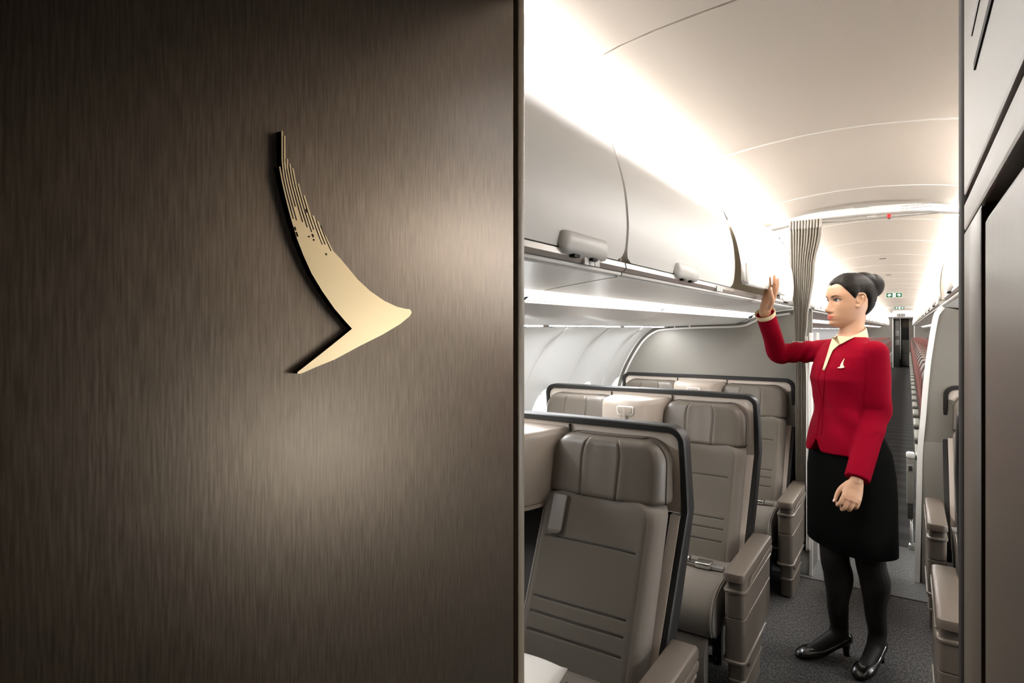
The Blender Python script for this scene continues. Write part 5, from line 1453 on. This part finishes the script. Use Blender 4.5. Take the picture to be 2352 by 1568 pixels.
def cloth_patch(name, A, B_, off, mat, parent, n=16, rows=6, thick=0.0025):
    U_ = smooth_curve([(a, b, 0) for a, b in A], 5); L_ = smooth_curve([(a, b, 0) for a, b in B_], 5)
    def samp(C, t):
        k = t * (len(C) - 1); i = int(min(k, len(C) - 2)); return C[i].lerp(C[i + 1], k - i)
    vs = []; fs = []
    for j in range(rows + 1):
        for i in range(n + 1):
            q = samp(U_, i / n).lerp(samp(L_, i / n), j / rows); vs.append(on_cloth(q.x, q.y, off))
    for j in range(rows):
        for i in range(n): fs.append((j * (n + 1) + i, j * (n + 1) + i + 1, (j + 1) * (n + 1) + i + 1, (j + 1) * (n + 1) + i))
    bm = bmesh.new(); bv = [bm.verts.new(v) for v in vs]
    for f in fs: bm.faces.new([bv[i] for i in f])
    for _ in range(2): bmesh.ops.smooth_vert(bm, verts=[v for v in bm.verts if not v.is_boundary], factor=0.5, use_axis_x=True, use_axis_y=True, use_axis_z=True)
    o = wear(name, bm, mat, parent); so = o.modifiers.new('thickness', 'SOLIDIFY'); so.thickness = thick; so.offset = -1
    return o
bl = wear('blouse', bmesh.new(), mt['cream']) if False else None
# stand collar: a cream band round the neck, higher at the back
cR = []
cc = axis_pt(1.405)
for (dz, k, lift) in [(-0.022, 1.10, 0.0), (0.0, 1.08, 0.004), (0.018, 1.0, 0.010), (0.0205, 0.965, 0.010), (0.0, 0.99, 0.004), (-0.02, 1.05, 0)]:
    cR.append([cc + BS * (0.061 * k * math.sin(t)) + BF * ((0.056 if math.cos(t) > 0 else 0.066) * k * math.cos(t)) + Vector((0, 0, dz + lift * -math.cos(t) * 1.6 + 0.010 * (1 - math.cos(t)))) for t in [2 * PI * q / 48 for q in range(48)]])
bm = bmesh.new(); bm_loft(bm, cR, cap0=False, cap1=False); blouse = wear('blouse', bm, mt['cream'])
cloth_patch('neck_facing', [(1916, 773), (1908, 795), (1900, 822), (1891, 850)], [(1962, 776), (1940, 788), (1916, 804), (1896, 851)], 0.0035, mt['cream'], blouse)
# closing edge of the jacket front and cream slip of the cuffs
edge_px = [(1895, 850), (1893, 880), (1891, 920), (1889, 960), (1886, 998)]
bmm = bmesh.new(); bm_tube(bmm, [on_cloth(a, b, 0.0006, JB) for a, b in [tuple(p)[:2] for p in smooth_curve([(a, b, 0) for a, b in edge_px], 4)]], 0.0018, 6); wear('front_edge', bmm, mt['red_cloth'], jacket)
def cuff_ring(name, el, wr, t0, t1, r0, r1, mat):
    d = (wr - el).normalized(); a = d.orthogonal().normalized(); b = d.cross(a); rings = []
    for t, r in ((t0, r0), (t1, r1), (t1, r1 - 0.003), (t0, r0 - 0.003)):
        c = el.lerp(wr, t); rings.append([c + a * (r * math.cos(k)) + b * (r * math.sin(k)) for k in [2 * PI * q / 24 for q in range(24)]])
    bm = bmesh.new(); bm_loft(bm, rings, False, False); return wear(name, bm, mat, jacket)
cuff_ring('cuff_lining', el_f, wr_f, 0.90, 0.985, 0.0425, 0.0445, mt['cream'])
# wing brooch: a small copy of the emblem
bc = on_cloth(1935, 836, 0.004, JB); nrm = JB.find_nearest(bc)[1].normalized()
uz_ = (Vector((0, 0, 1)) - nrm * nrm.z).normalized(); ux_ = uz_.cross(nrm).normalized()
if ux_.dot(RIGHT) < 0: ux_ = -ux_
br_ = [(0.0045, 0.024), (0.001, 0.012), (-0.003, 0.001), (-0.0045, -0.009), (-0.003, -0.0135), (-0.0135, -0.0185), (-0.0135, -0.0205), (0.002, -0.0205), (0.0135, -0.0165), (0.0150, -0.0145), (0.011, -0.012), (0.006, -0.004), (0.0045, 0.006), (0.0055, 0.018)]
tri = tessellate_polygon([[Vector((a, b, 0)) for a, b in br_]])
bm = bmesh.new(); m = len(br_)
A = [bm.verts.new(bc + ux_ * a + uz_ * b + nrm * 0.002) for a, b in br_]; Bv = [bm.verts.new(bc + ux_ * a + uz_ * b - nrm * 0.004) for a, b in br_]
for t in tri:
    bm.faces.new([A[i] for i in t])
for i in range(m): bm.faces.new((A[i], A[(i + 1) % m], Bv[(i + 1) % m], Bv[i]))
wear('wing_brooch', bm, mt['gold'], jacket, smooth=False, label='pale gold wing brooch')
# ---- skirt
bm = bmesh.new()
SK = [(1.07, 0.138, 0.098, 0.095), (1.0, 0.160, 0.108, 0.110), (0.93, 0.184, 0.122, 0.130), (0.84, 0.198, 0.132, 0.136), (0.74, 0.202, 0.136, 0.134), (0.62, 0.203, 0.138, 0.134), (0.515, 0.204, 0.138, 0.135), (0.512, 0.198, 0.132, 0.129), (0.56, 0.190, 0.124, 0.12)]
bm_loft(bm, [ell(axis_pt(z) + BF * 0.0, BS, BF, a, f, b, 48, e=2.35) for z, a, f, b in SK], cap0=True, cap1=False)
wear('skirt', bm, mt['skirt'])
# ---- tights over both legs and feet
def foot_axes(toe, heel):
    d = toe - heel; d.z = 0; d.normalize(); return d, Vector((-d.y, d.x, 0))
toe_f = VP(1858, 1512, 2.645); heel_f = VP(1952, 1508, 2.66); toe_n = VP(1990, 1531, 2.575); heel_n = VP(2036, 1500, 2.70)
for p in (toe_f, heel_f, toe_n, heel_n): p.z = 0
bm = bmesh.new()
leg(bm, hip_f, kn_f, an_f, 0.0035); leg(bm, hip_n, kn_n, an_n, 0.0035)
SH = []
for toe, heel, an in ((toe_f, heel_f, an_f), (toe_n, heel_n, an_n)):
    d, w = foot_axes(toe, heel); org = Vector((an.x, an.y, 0)) - d * 0.045
    SH.append((org, d, w))
    limb(bm, [an, an + d * 0.012 - Vector((0, 0, 0.035)), org + d * 0.085 + Vector((0, 0, 0.075)), org + d * 0.155 + Vector((0, 0, 0.038)), org + d * 0.20 + Vector((0, 0, 0.024))], [0.036, 0.036, 0.033, 0.028, 0.018], 14)
    limb(bm, [an, org + d * 0.030 + Vector((0, 0, 0.085))], [0.036, 0.028], 12)
tights = remesh(bm, 'tights', mt['tights'], 0.0045, smooth_it=4)
for org, d, w in SH:
    def sp(x, y, z): return org + d * x + w * y + Vector((0, 0, z))
    secs = [(0.245, 0.010, 0.004, 0.016), (0.238, 0.023, 0.002, 0.026), (0.222, 0.034, 0.001, 0.036), (0.195, 0.0405, 0.001, 0.046), (0.165, 0.0415, 0.002, 0.049), (0.135, 0.038, 0.008, 0.050), (0.105, 0.034, 0.020, 0.056), (0.070, 0.0315, 0.036, 0.071), (0.035, 0.0315, 0.048, 0.088), (0.010, 0.029, 0.052, 0.099), (-0.004, 0.021, 0.054, 0.100)]
    rings = []
    for x, hw, zb, zt in secs:
        ring = []
        for k in range(18):
            a = 2 * PI * k / 18; zz = (zb + zt) / 2 + (zt - zb) / 2 * math.copysign(abs(math.sin(a)) ** 0.8, math.sin(a))
            ring.append(sp(x, hw * math.copysign(abs(math.cos(a)) ** 0.75, math.cos(a)), zz))
        rings.append(ring)
    bm = bmesh.new(); bm_loft(bm, rings); shoe = wear('shoe', bm, mt['shoe'])
    bm = bmesh.new()
    bm_loft(bm, [[sp(cx_ + rx * math.cos(a), ry * math.sin(a), z) for a in [2 * PI * q / 14 for q in range(14)]] for z, cx_, rx, ry in [(0.066, 0.022, 0.026, 0.025), (0.048, 0.018, 0.020, 0.021), (0.025, 0.014, 0.013, 0.014), (0.0, 0.012, 0.013, 0.014)]])
    wear('heel', bm, mt['shoe'], shoe)
